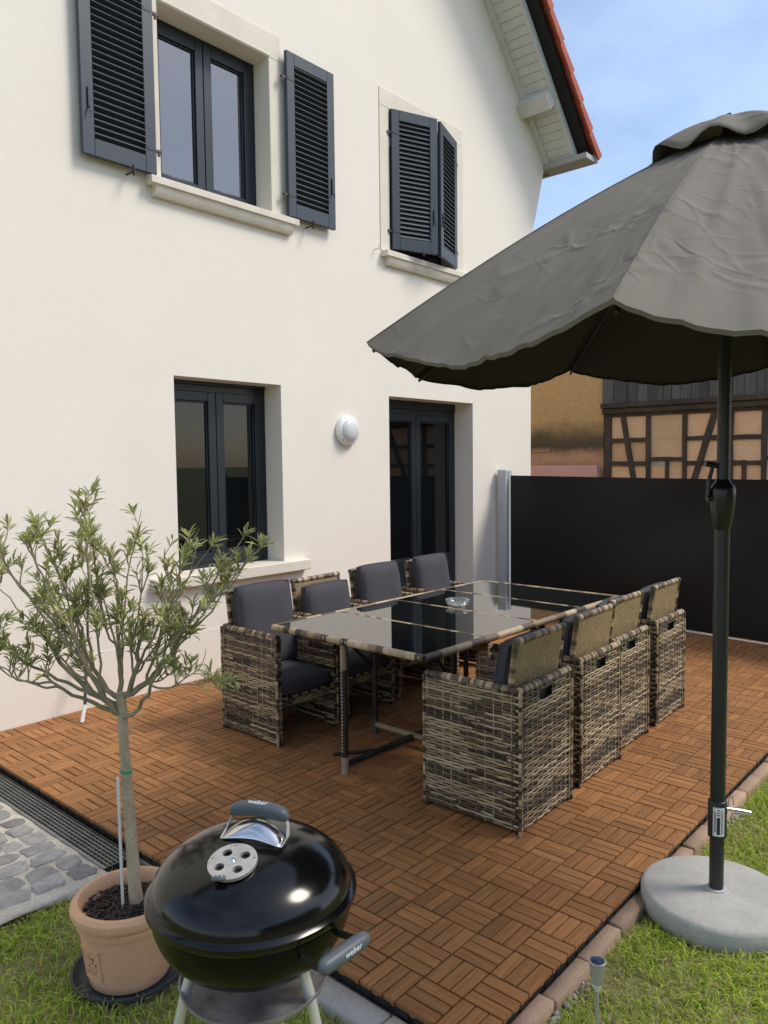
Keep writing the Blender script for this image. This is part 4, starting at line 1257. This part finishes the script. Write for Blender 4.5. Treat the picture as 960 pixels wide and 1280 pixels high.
# ================================================================= POT, TREE, STAKE
PX, PY = -.705, .830
def make_pot():
    s = MB(); s.lathe([(0, .004), (.150, .004), (.168, .012), (.182, .034), (.189, .036), (.188, .028), (.172, .002), (.155, -.002), (0, -.002)], 64)
    tag(s.build('plant_saucer', M['saucer'], smooth=40, loc=(PX, PY, GZ)), 'dark slate grey saucer under the terracotta pot', 'saucer')
    e = empty('flower_pot', (PX, PY, GZ + .008), label='terracotta pot with thick rolled rim holding the small tree', cat='plant pot')
    b = MB(); H = .272
    b.lathe([(0, 0), (.118, 0), (.130, .004), (.146, .10), (.156, .185), (.158, .196), (.166, .200), (.167, .212), (.162, .217), (.165, .222), (.178, .230), (.184, .244), (.182, .260), (.172, .271), (.158, .272), (.150, .262), (.146, .225), (0, .225)], 72)
    b.build('pot_body', M['terracotta'], e, smooth=35)
    # raised square relief with a leaf rosette
    r = MB(); a0 = math.atan2(-.66, -.75) - .62
    def PR(u_, z_, h_):
        rad = lerp(.130, .156, z_ / .185) + h_; a = a0 + u_ / .145
        return (rad * math.cos(a), rad * math.sin(a), z_)
    def bar(u0, z0, u1, z1, w, h=.006):
        n = 8; p = Vector((u0, z0)); q = Vector((u1, z1)); d_ = (q - p).normalized(); nn = Vector((-d_.y, d_.x)) * w / 2; vs = []
        for k in range(n + 1):
            c = p.lerp(q, k / n)
            for off, hh in ((-1, -.003), (-.6, h), (.6, h), (1, -.003)): x = c + nn * off; vs.append(PR(x.x, x.y, hh))
        r.add(vs, [(k * 4 + i, k * 4 + i + 1, k * 4 + 5 + i, k * 4 + 4 + i) for k in range(n) for i in range(3)])
    S = .042; zc = .100
    for (u0, z0, u1, z1) in ((-S, zc - S * 1.25, S, zc - S * 1.25), (S, zc - S * 1.25, S, zc + S * 1.25), (S, zc + S * 1.25, -S, zc + S * 1.25), (-S, zc + S * 1.25, -S, zc - S * 1.25)): bar(u0, z0, u1, z1, .008)
    for k in range(8):
        a = k * PI / 4 + .2; bar(.004 * math.cos(a), zc + .004 * math.sin(a), .027 * math.cos(a), zc + .033 * math.sin(a), .010, .007)
    r.build('relief', M['terracotta'], e, smooth=50)
    # bark mulch filling
    m = MB(); rng = random.Random(9); NA, NR = 32, 7; vs = [(0, 0, .236)]
    for j in range(1, NR + 1):
        for i in range(NA):
            a = 2 * PI * i / NA; q = .147 * j / NR; vs.append((q * math.cos(a), q * math.sin(a), .236 - .012 * (j / NR) ** 2 + rng.uniform(-.004, .004)))
    m.add(vs, [(0, 1 + i, 1 + (i + 1) % NA) for i in range(NA)] + [(1 + j * NA + i, 1 + j * NA + (i + 1) % NA, 1 + (j + 1) * NA + (i + 1) % NA, 1 + (j + 1) * NA + i) for j in range(NR - 1) for i in range(NA)], (.020, .013, .008))
    for k in range(420):
        a, q = rng.uniform(0, 2 * PI), .142 * math.sqrt(rng.random())
        t = rng.uniform(.4, 1.5); mt = Tm((q * math.cos(a), q * math.sin(a), .240 - .012 * (q / .147) ** 2 + rng.uniform(-.002, .006)), rng.uniform(-.6, .6), rng.uniform(-.6, .6), rng.uniform(0, PI))
        m.box((-rng.uniform(.006, .014), -rng.uniform(.003, .006), -.0015), (rng.uniform(.006, .014), rng.uniform(.003, .006), .0015), .001, (.050 * t, .030 * t, .018 * t), mtx=mt)
    m.v = [(v[0] + PX, v[1] + PY, v[2] + GZ + .008) for v in m.v]
    tag(m.build('bark_mulch', M['bark']), kind='stuff')
make_pot()

def make_tree():
    rng = random.Random(17)
    root = empty('small_tree', (PX, PY, .17), label='small evergreen tree with slim grey trunk and olive green leaves growing in the terracotta pot', cat='tree')
    rr = Vector((.66, -.75, 0)); ff = Vector((.75, .66, 0)); up = Vector((0, 0, 1))
    def P(a, b_, z): return rr * a + ff * b_ + up * (z - .17)
    tw = MB(); tr = MB(); lf = MB()
    tpts = [P(.030, 0, .16), P(.024, 0, .24), P(.018, 0, .40), P(.010, .0, .58), P(.004, 0, .72), P(.001, 0, .84), P(0, 0, .90)]
    tr.tube(tpts, [.025, .0215, .0195, .018, .017, .0175, .014], 14)
    tr.build('trunk', M['trunk'], root, smooth=60)
    fork = P(0, 0, .862)
    def leaf(p, d, L, wd, roll, tone):
        d = d.normalized(); s = d.cross(up)
        s = s.normalized() if s.length > .05 else rr.copy()
        n = s.cross(d)
        s, n = s * math.cos(roll) + n * math.sin(roll), n * math.cos(roll) - s * math.sin(roll)
        cup = wd * .28; bend = -.14 * L
        a = p; m1 = p + d * L * .40 + n * (bend * .1); m2 = p + d * L * .75 + n * (bend * .5); e = p + d * L + n * bend
        vs = [a, m1 + s * wd * .5 + n * cup, m1, m1 - s * wd * .5 + n * cup, m2 + s * wd * .40 + n * cup, m2, m2 - s * wd * .40 + n * cup, e]
        o = len(lf.v)
        lf.add(vs, [(0, 2, 1), (0, 3, 2), (1, 2, 5, 4), (2, 3, 6, 5), (4, 5, 7), (5, 6, 7)], tone)
    def tone():
        t = rng.uniform(.65, 1.25); y = rng.random()
        if y < .24: return (.56 * t, .57 * t, .21 * t)
        if y < .48: return (.46 * t, .47 * t, .27 * t)
        return (.35 * t, .37 * t, .135 * t)
    def rosette(p, d, n, L=.050):
        d = d.normalized(); o = d.orthogonal().normalized(); q = d.cross(o)
        for k in range(n):
            a = 2.4 * k + rng.uniform(-.3, .3); sp = rng.uniform(.35, 1.15)
            dd = d * math.cos(sp) + (o * math.cos(a) + q * math.sin(a)) * math.sin(sp) + up * .12
            leaf(p - d * rng.uniform(0, .028), dd, L * rng.uniform(.65, 1.2), L * rng.uniform(.15, .22), rng.uniform(-.6, .6), tone())
    def twig(p, d, L, r, lv, dens):
        n = 4; pts = [p]; dd = d.normalized()
        for i in range(n):
            dd = (dd + Vector((rng.uniform(-.22, .22), rng.uniform(-.22, .22), rng.uniform(-.05, .24)))).normalized(); pts.append(pts[-1] + dd * L / n)
        tw.tube(pts, [lerp(r, r * .5, i / n) for i in range(n + 1)], 5, cap=False)
        if lv > 0:
            for k in range(rng.choice((1, 2, 2, 3))):
                i = rng.randint(1, n); ax = Vector((rng.uniform(-1, 1), rng.uniform(-1, 1), rng.uniform(-.1, .9))).normalized()
                twig(pts[i], dd * .7 + ax * .9, L * rng.uniform(.5, .85), r * .6, lv - 1, dens)
        if rng.random() < dens * .82:
            rosette(pts[-1], dd, rng.randint(6, 11), .046)
            for i in range(2, n):
                if rng.random() < .35 * dens: rosette(pts[i], dd, rng.randint(2, 4), .042)
    limbs = [  # tip a, b, z, lift of the first part, radius, leafiness
        (-.46, -.06, 1.16, .02, .0085, .75), (-.43, .10, 1.36, .05, .0075, .95), (-.37, -.10, 1.44, .10, .007, .95), (-.30, .08, 1.47, .12, .007, .95),
        (-.23, -.12, 1.42, .15, .007, .95), (-.15, .12, 1.46, .2, .0075, .95), (-.10, 0, 1.53, .22, .006, .9), (-.04, -.12, 1.44, .2, .0065, .9),
        (.04, .12, 1.42, .2, .0065, .9), (.10, -.06, 1.40, .18, .006, .9), (.15, .06, 1.32, .10, .006, .85), (.24, -.06, 1.36, .06, .0075, .9), (.31, .06, 1.39, .05, .007, .9),
        (.43, .0, 1.43, .03, .007, .9), (.50, -.06, 1.40, .0, .0065, .9), (.42, .10, 1.33, .0, .006, .9), (.31, -.10, 1.20, .02, .0065, .85), (.20, .02, 1.16, .04, .0065, .8), (-.30, .16, 1.22, .04, .007, .85), (-.18, -.16, 1.24, .1, .006, .85),
        (-.45, .04, 1.02, -.03, .006, .45), (.05, -.15, 1.2, .1, .0055, .85), (-.08, .05, 1.30, .2, .006, .9), (.36, -.10, .965, -.02, .0055, .8), (.17, .1, .95, -.02, .005, .35), (-.34, -.14, 1.06, -.02, .006, .5),
        (-.40, -.02, 1.28, .05, .006, .95), (-.22, .02, 1.34, .12, .006, .95), (-.02, .0, 1.36, .2, .006, .95)]
    boughs = []
    for (a, b_, z, r) in ((-.26, .02, 1.10, .0115), (-.12, -.10, 1.18, .0105), (-.03, .09, 1.20, .0105), (.09, -.02, 1.16, .011), (.22, .02, 1.12, .0115), (-.20, .12, 1.14, .0095), (.16, -.09, 1.02, .0085), (-.22, -.07, .985, .0085)):
        e = P(a, b_, z); s0 = fork + up * rng.uniform(-.05, .03); hv = Vector((e.x - fork.x, e.y - fork.y, 0))
        c1 = s0 + hv * .55 + up * .03; n = 8; pts = []
        for i in range(n + 1):
            t = i / n; q = s0 * (1 - t) ** 2 + c1 * 2 * t * (1 - t) + e * t * t
            pts.append(q + (Vector((rng.uniform(-.007, .007), rng.uniform(-.007, .007), rng.uniform(-.006, .006))) if 0 < i < n else Vector()))
        tw.tube(pts, [lerp(r, r * .45, i / n) for i in range(n + 1)], 8)
        boughs.append(pts)
        rosette(pts[-1], pts[-1] - pts[-2], 8)
    for (a, b_, z, lift, r, dens) in limbs:
        e = P(a, b_, z)
        best = min(boughs, key=lambda p_: min((q - e).length + (.5 if q.z > e.z + .02 else 0) for q in p_) + .3 * rng.random() * .3)
        idx = [i for i in range(1, len(best)) if best[i].z < e.z + .06] or [1]
        s0 = best[min(max(idx), rng.randint(2, 7))]
        c1 = s0.lerp(e, .32) + up * (-.03) + Vector((rng.uniform(-.05, .05), rng.uniform(-.05, .05), 0)); c2 = s0.lerp(e, .72) + Vector((rng.uniform(-.04, .04), rng.uniform(-.04, .04), rng.uniform(-.05, .02)))
        n = 12; pts = []
        for i in range(n + 1):
            t = i / n; pts.append(s0 * (1 - t) ** 3 + c1 * 3 * t * (1 - t) ** 2 + c2 * 3 * t * t * (1 - t) + e * t ** 3)
        pts = [p + Vector((rng.uniform(-.005, .005), rng.uniform(-.005, .005), rng.uniform(-.005, .005))) * (1 if 0 < i < n else 0) for i, p in enumerate(pts)]
        tw.tube(pts, [lerp(r * .72, r * .26, i / n) for i in range(n + 1)], 7)
        dd = pts[-1] - pts[-2]
        rosette(pts[-1], dd, 13)
        for k in range(6):
            i = rng.randint(3, n - 1); out = (pts[i + 1] - pts[i]).normalized()
            ax = Vector((rng.uniform(-1, 1), rng.uniform(-1, 1), rng.uniform(-.15, 1))).normalized()
            twig(pts[i], out * .55 + ax * .8, rng.uniform(.05, .105), .0030, 1 if rng.random() < .55 else 0, dens)
    tw.build('branches', M['twig'], root, smooth=60)
    lf.build('foliage', M['leaf'], root)
    t = MB(); t.lathe([(.0185, -.006), (.0205, -.004), (.0205, .004), (.0185, .006)], 16, c=tuple(P(.0075, 0, .635))); t.build('tie', M['tie'], root, smooth=40)
    s = MB(); a, b_ = rr * -.010 - ff * .022, rr * -.014 - ff * .018
    s.tube([Vector((PX, PY, .17)) + a, Vector((PX, PY, .62)) + b_], .0052, 8)
    tag(s.build('plant_stake', M['stake'], smooth=40), 'thin white stake pushed into the pot beside the trunk', 'stake')
    return root
make_tree()

def make_stick():
    b = MB(); b.tube([(.33, 3.18, .004), (.375, 3.22, .10)], .013, 10); e = empty('leaning_rod', (.33, 3.18, 0), label='short white rod with dark upper end leaning by the wall behind the tree', cat='rod')
    b.v = [(v[0] - .33, v[1] - 3.18, v[2]) for v in b.v]; b.build('white_end', M['stake'], e, smooth=40)
    d = MB(); d.tube([(.045, .04, .10), (.12, .145, .36), (.16, .255, .52)], .010, 8); d.build('dark_shaft', M['tube'], e, smooth=40)
make_stick()

def make_solar():
    x, y = -.002, -.522
    e = empty('solar_light', (x, y, GZ), label='slim brushed steel solar garden light stuck in the lawn by the kerb', cat='garden light')
    zt = .205 - GZ
    b = MB(); b.tube([(0, 0, -.05), (0, 0, zt - .075)], .0055, 10); b.build('stake', M['brushed'], e, smooth=40)
    c = MB(); c.lathe([(.0065, zt - .09), (.0105, zt - .078), (.0125, zt - .06)], 24); c.build('lens', M['opal'], e, smooth=40)
    h = MB(); h.lathe([(.011, zt - .068), (.0165, zt - .064), (.0235, zt - .006), (.0245, zt), (.0215, zt + .0015), (.0205, zt - .002), (0, zt - .002)], 32); h.build('housing', M['brushed'], e, smooth=40)
    s = MB(); s.lathe([(.0195, zt - .0015), (.019, zt + .0005), (0, zt + .001)], 24); s.build('solar_panel', M['solar'], e, smooth=40)
make_solar()

# ================================================================= GRASS
def make_grass():
    rng = np.random.default_rng(5)
    def region(x0, x1, y0, y1, per_m2, ok, h0=.032, h1=.075):
        n = int((x1 - x0) * (y1 - y0) * per_m2)
        x = rng.uniform(x0, x1, n); y = rng.uniform(y0, y1, n); out = []
        for i in range(n):
            d = ok(x[i], y[i])
            if d <= 0 or rng.random() > d: continue
            out.append((x[i], y[i], d))
        return out
    def patch(x, y):
        v = .5 + .62 * noise.noise(Vector((x * 3.1, y * 3.1, 7))) + .45 * noise.noise(Vector((x * 9, y * 9, 2)))
        return max(.06, min(1, v + .18))
    def left(x, y):
        if x > -.412 - .02 * noise.noise(Vector((y * 8, 0, 0))): return 0
        if (x - PX) ** 2 + (y - PY) ** 2 < .19 ** 2: return 0
        lim = 1.47 + .08 * noise.noise(Vector((x * 3, 5, 0))) + .10 * min(1, max(0, (-.45 - x) / .4))
        if y > lim: return 0
        return patch(x, y) * .95
    def rightf(x, y):
        if y > -.376 + .016 * noise.noise(Vector((x * 8, 3, 0))): return 0
        if (x - UX) ** 2 + (y - UY) ** 2 < .283 ** 2: return 0
        return min(1, patch(x, y) + .22)
    pts = region(-2.3, -.40, -.5, 1.62, 11500, left) + region(-.55, 2.4, -1.6, -.36, 11500, rightf) + region(2.4, 5.4, -2.4, -.38, 5000, rightf) + region(-2.8, -.55, -1.2, -.5, 3000, left)
    V = []; F = []; C = []
    pr = random.Random(2)
    for (x, y, d) in pts:
        big = noise.noise(Vector((x * 2.2, y * 2.2, 4)))
        h = pr.uniform(.018, .052) * (.75 + .4 * d) * (1 + .5 * big)
        a = pr.uniform(0, 2 * PI); w = pr.uniform(.0013, .0030)
        lean = pr.uniform(.35, 1.5); la = a + PI / 2 + pr.uniform(-.5, .5)
        dx, dy = math.cos(a) * w, math.sin(a) * w; lx, ly = math.cos(la) * h * lean, math.sin(la) * h * lean
        z = GZ - .006; o = len(V)
        V += [(x - dx, y - dy, z), (x + dx, y + dy, z), (x + dx * .8 + lx * .35, y + dy * .8 + ly * .35, z + h * .58), (x - dx * .8 + lx * .35, y - dy * .8 + ly * .35, z + h * .58), (x + lx, y + ly, z + h * max(.35, 1 - .38 * lean))]
        F += [(o, o + 1, o + 2, o + 3), (o + 3, o + 2, o + 4)]
        t = pr.uniform(.62, 1.5); k = pr.random() + .35 * (1 - d)
        c = (.36 * t, .48 * t, .045 * t) if k < .66 else ((.43 * t, .48 * t, .09 * t) if k < .90 else (.48 * t, .40 * t, .18 * t))
        if big < -.12 and pr.random() < .35: c = (.42 * t, .36 * t, .15 * t)
        C += [c, c]
    b = MB(); b.v = V; b.f = F; b.c = C; b.m = [0] * len(F)
    tag(b.build('grass', M['grass']), kind='stuff')
make_grass()

def make_gravel():
    rng = random.Random(31); b = MB()
    def stone(x, y, r):
        t = rng.uniform(.30, .62); n = 6; vs = []
        rz = rng.uniform(0, 6)
        for (q, z) in ((.8, -.3), (1, .1), (.6, .6)):
            for k in range(n):
                a = rz + 2 * PI * k / n; rr_ = r * q * rng.uniform(.75, 1.1); vs.append((x + rr_ * math.cos(a), y + rr_ * math.sin(a) * .8, GZ + .006 + r * z))
        b.add(vs, [(i * n + k, i * n + (k + 1) % n, (i + 1) * n + (k + 1) % n, (i + 1) * n + k) for i in (0, 1) for k in range(n)] + [tuple(2 * n + k for k in range(n))], (t, t * .94, t * .82))
    for k in range(900):
        x = rng.uniform(-.4, 4.2)
        if noise.noise(Vector((x * 2.4, 1.7, 0))) < .02: continue
        stone(x, -.362 - abs(rng.gauss(0, .02)), rng.uniform(.003, .011))
    for k in range(420):
        y = rng.uniform(-.42, 1.3)
        if noise.noise(Vector((y * 3.1, 8.7, 0))) < -.05: continue
        stone(-.412 - abs(rng.gauss(0, .03)), y, rng.uniform(.003, .010))
    tag(b.build('gravel', M['cobble'], smooth=60), kind='stuff')
make_gravel()

# ================================================================= ACROSS THE GARDEN (seen in the glass and enamel)
def make_opposite():
    e = empty('opposite_house', (0, -17, 0), label='house across the garden with a dark brown tiled roof', cat='house')
    w = MB(); w.box((-9, -4, -.2), (9, 4, 3.2)); w.build('wall', M['render_grey'], e)
    r = MB(); r.prism([(-4.6, 3.0), (0, 7.6), (4.6, 3.0)], 0, -9.6, 9.6); r.build('roof', M['brown_tile'], e)
make_opposite()

# ================================================================= WORLD, LIGHT, CAMERA
SUN_AZ = math.atan2(.62, -.78); SUN_EL = math.radians(50)
w = bpy.data.worlds.new('World'); scene.world = w; w.use_nodes = True
N = w.node_tree.nodes; L = w.node_tree.links
bg = N['Background']
sky = N.new('ShaderNodeTexSky'); sky.sky_type = 'NISHITA'; sky.sun_disc = False
sky.sun_elevation = SUN_EL; sky.sun_rotation = SUN_AZ; sky.air_density = 1.0; sky.dust_density = 1.2; sky.ozone_density = 1.0
tc = N.new('ShaderNodeTexCoord'); mp = N.new('ShaderNodeMapping'); mp.inputs['Scale'].default_value = (1, 1, 2.2)
L.new(tc.outputs['Generated'], mp.inputs['Vector'])
n1 = N.new('ShaderNodeTexNoise'); n1.inputs['Scale'].default_value = 1.9; n1.inputs['Detail'].default_value = 7; n1.inputs['Roughness'].default_value = .55
L.new(mp.outputs['Vector'], n1.inputs['Vector'])
mr = N.new('ShaderNodeMapRange'); mr.inputs[1].default_value = .38; mr.inputs[2].default_value = .75; mr.inputs[3].default_value = .02; mr.inputs[4].default_value = .42
L.new(n1.outputs['Fac'], mr.inputs['Value'])
mx = N.new('ShaderNodeMix'); mx.data_type = 'RGBA'
L.new(mr.outputs['Result'], mx.inputs['Factor']); L.new(sky.outputs['Color'], mx.inputs['A']); mx.inputs['B'].default_value = (6.6, 7.1, 7.9, 1)
L.new(mx.outputs['Result'], bg.inputs['Color']); bg.inputs['Strength'].default_value = .094

sd = bpy.data.lights.new('sun', 'SUN'); sd.energy = 1.25; sd.angle = math.radians(19); sd.color = (1, .94, .83)
so = bpy.data.objects.new('sun', sd); COL.objects.link(so)
sv = Vector((math.sin(SUN_AZ) * math.cos(SUN_EL), math.cos(SUN_AZ) * math.cos(SUN_EL), math.sin(SUN_EL)))
so.rotation_euler = sv.to_track_quat('Z', 'Y').to_euler(); so.location = (4, -6, 8)

P = (-1.99002890, -1.46831258, 1.64909599, .849610043, -.0643211947, -.0115528850, 953.676348)
yaw, pit, rol = P[3:6]
f = Vector((math.sin(yaw) * math.cos(pit), math.cos(yaw) * math.cos(pit), math.sin(pit))); r = Vector((math.cos(yaw), -math.sin(yaw), 0)); u = r.cross(f)
r2 = r * math.cos(rol) + u * math.sin(rol); u2 = u * math.cos(rol) - r * math.sin(rol)
cd = bpy.data.cameras.new('camera'); cd.sensor_fit = 'VERTICAL'; cd.sensor_height = 36; cd.lens = 36 * P[6] / 1280; cd.clip_end = 2000; cd.clip_start = .02
co = bpy.data.objects.new('camera', cd); COL.objects.link(co)
co.matrix_world = Matrix(((r2.x, u2.x, -f.x, P[0]), (r2.y, u2.y, -f.y, P[1]), (r2.z, u2.z, -f.z, P[2]), (0, 0, 0, 1)))
scene.camera = co
scene.render.resolution_x = 768; scene.render.resolution_y = 1024
vs = scene.view_settings; vs.view_transform = 'Standard'; vs.look = 'None'; vs.gamma = 1; vs.exposure = 1.17
try: vs.use_curve_mapping = False
except Exception: pass
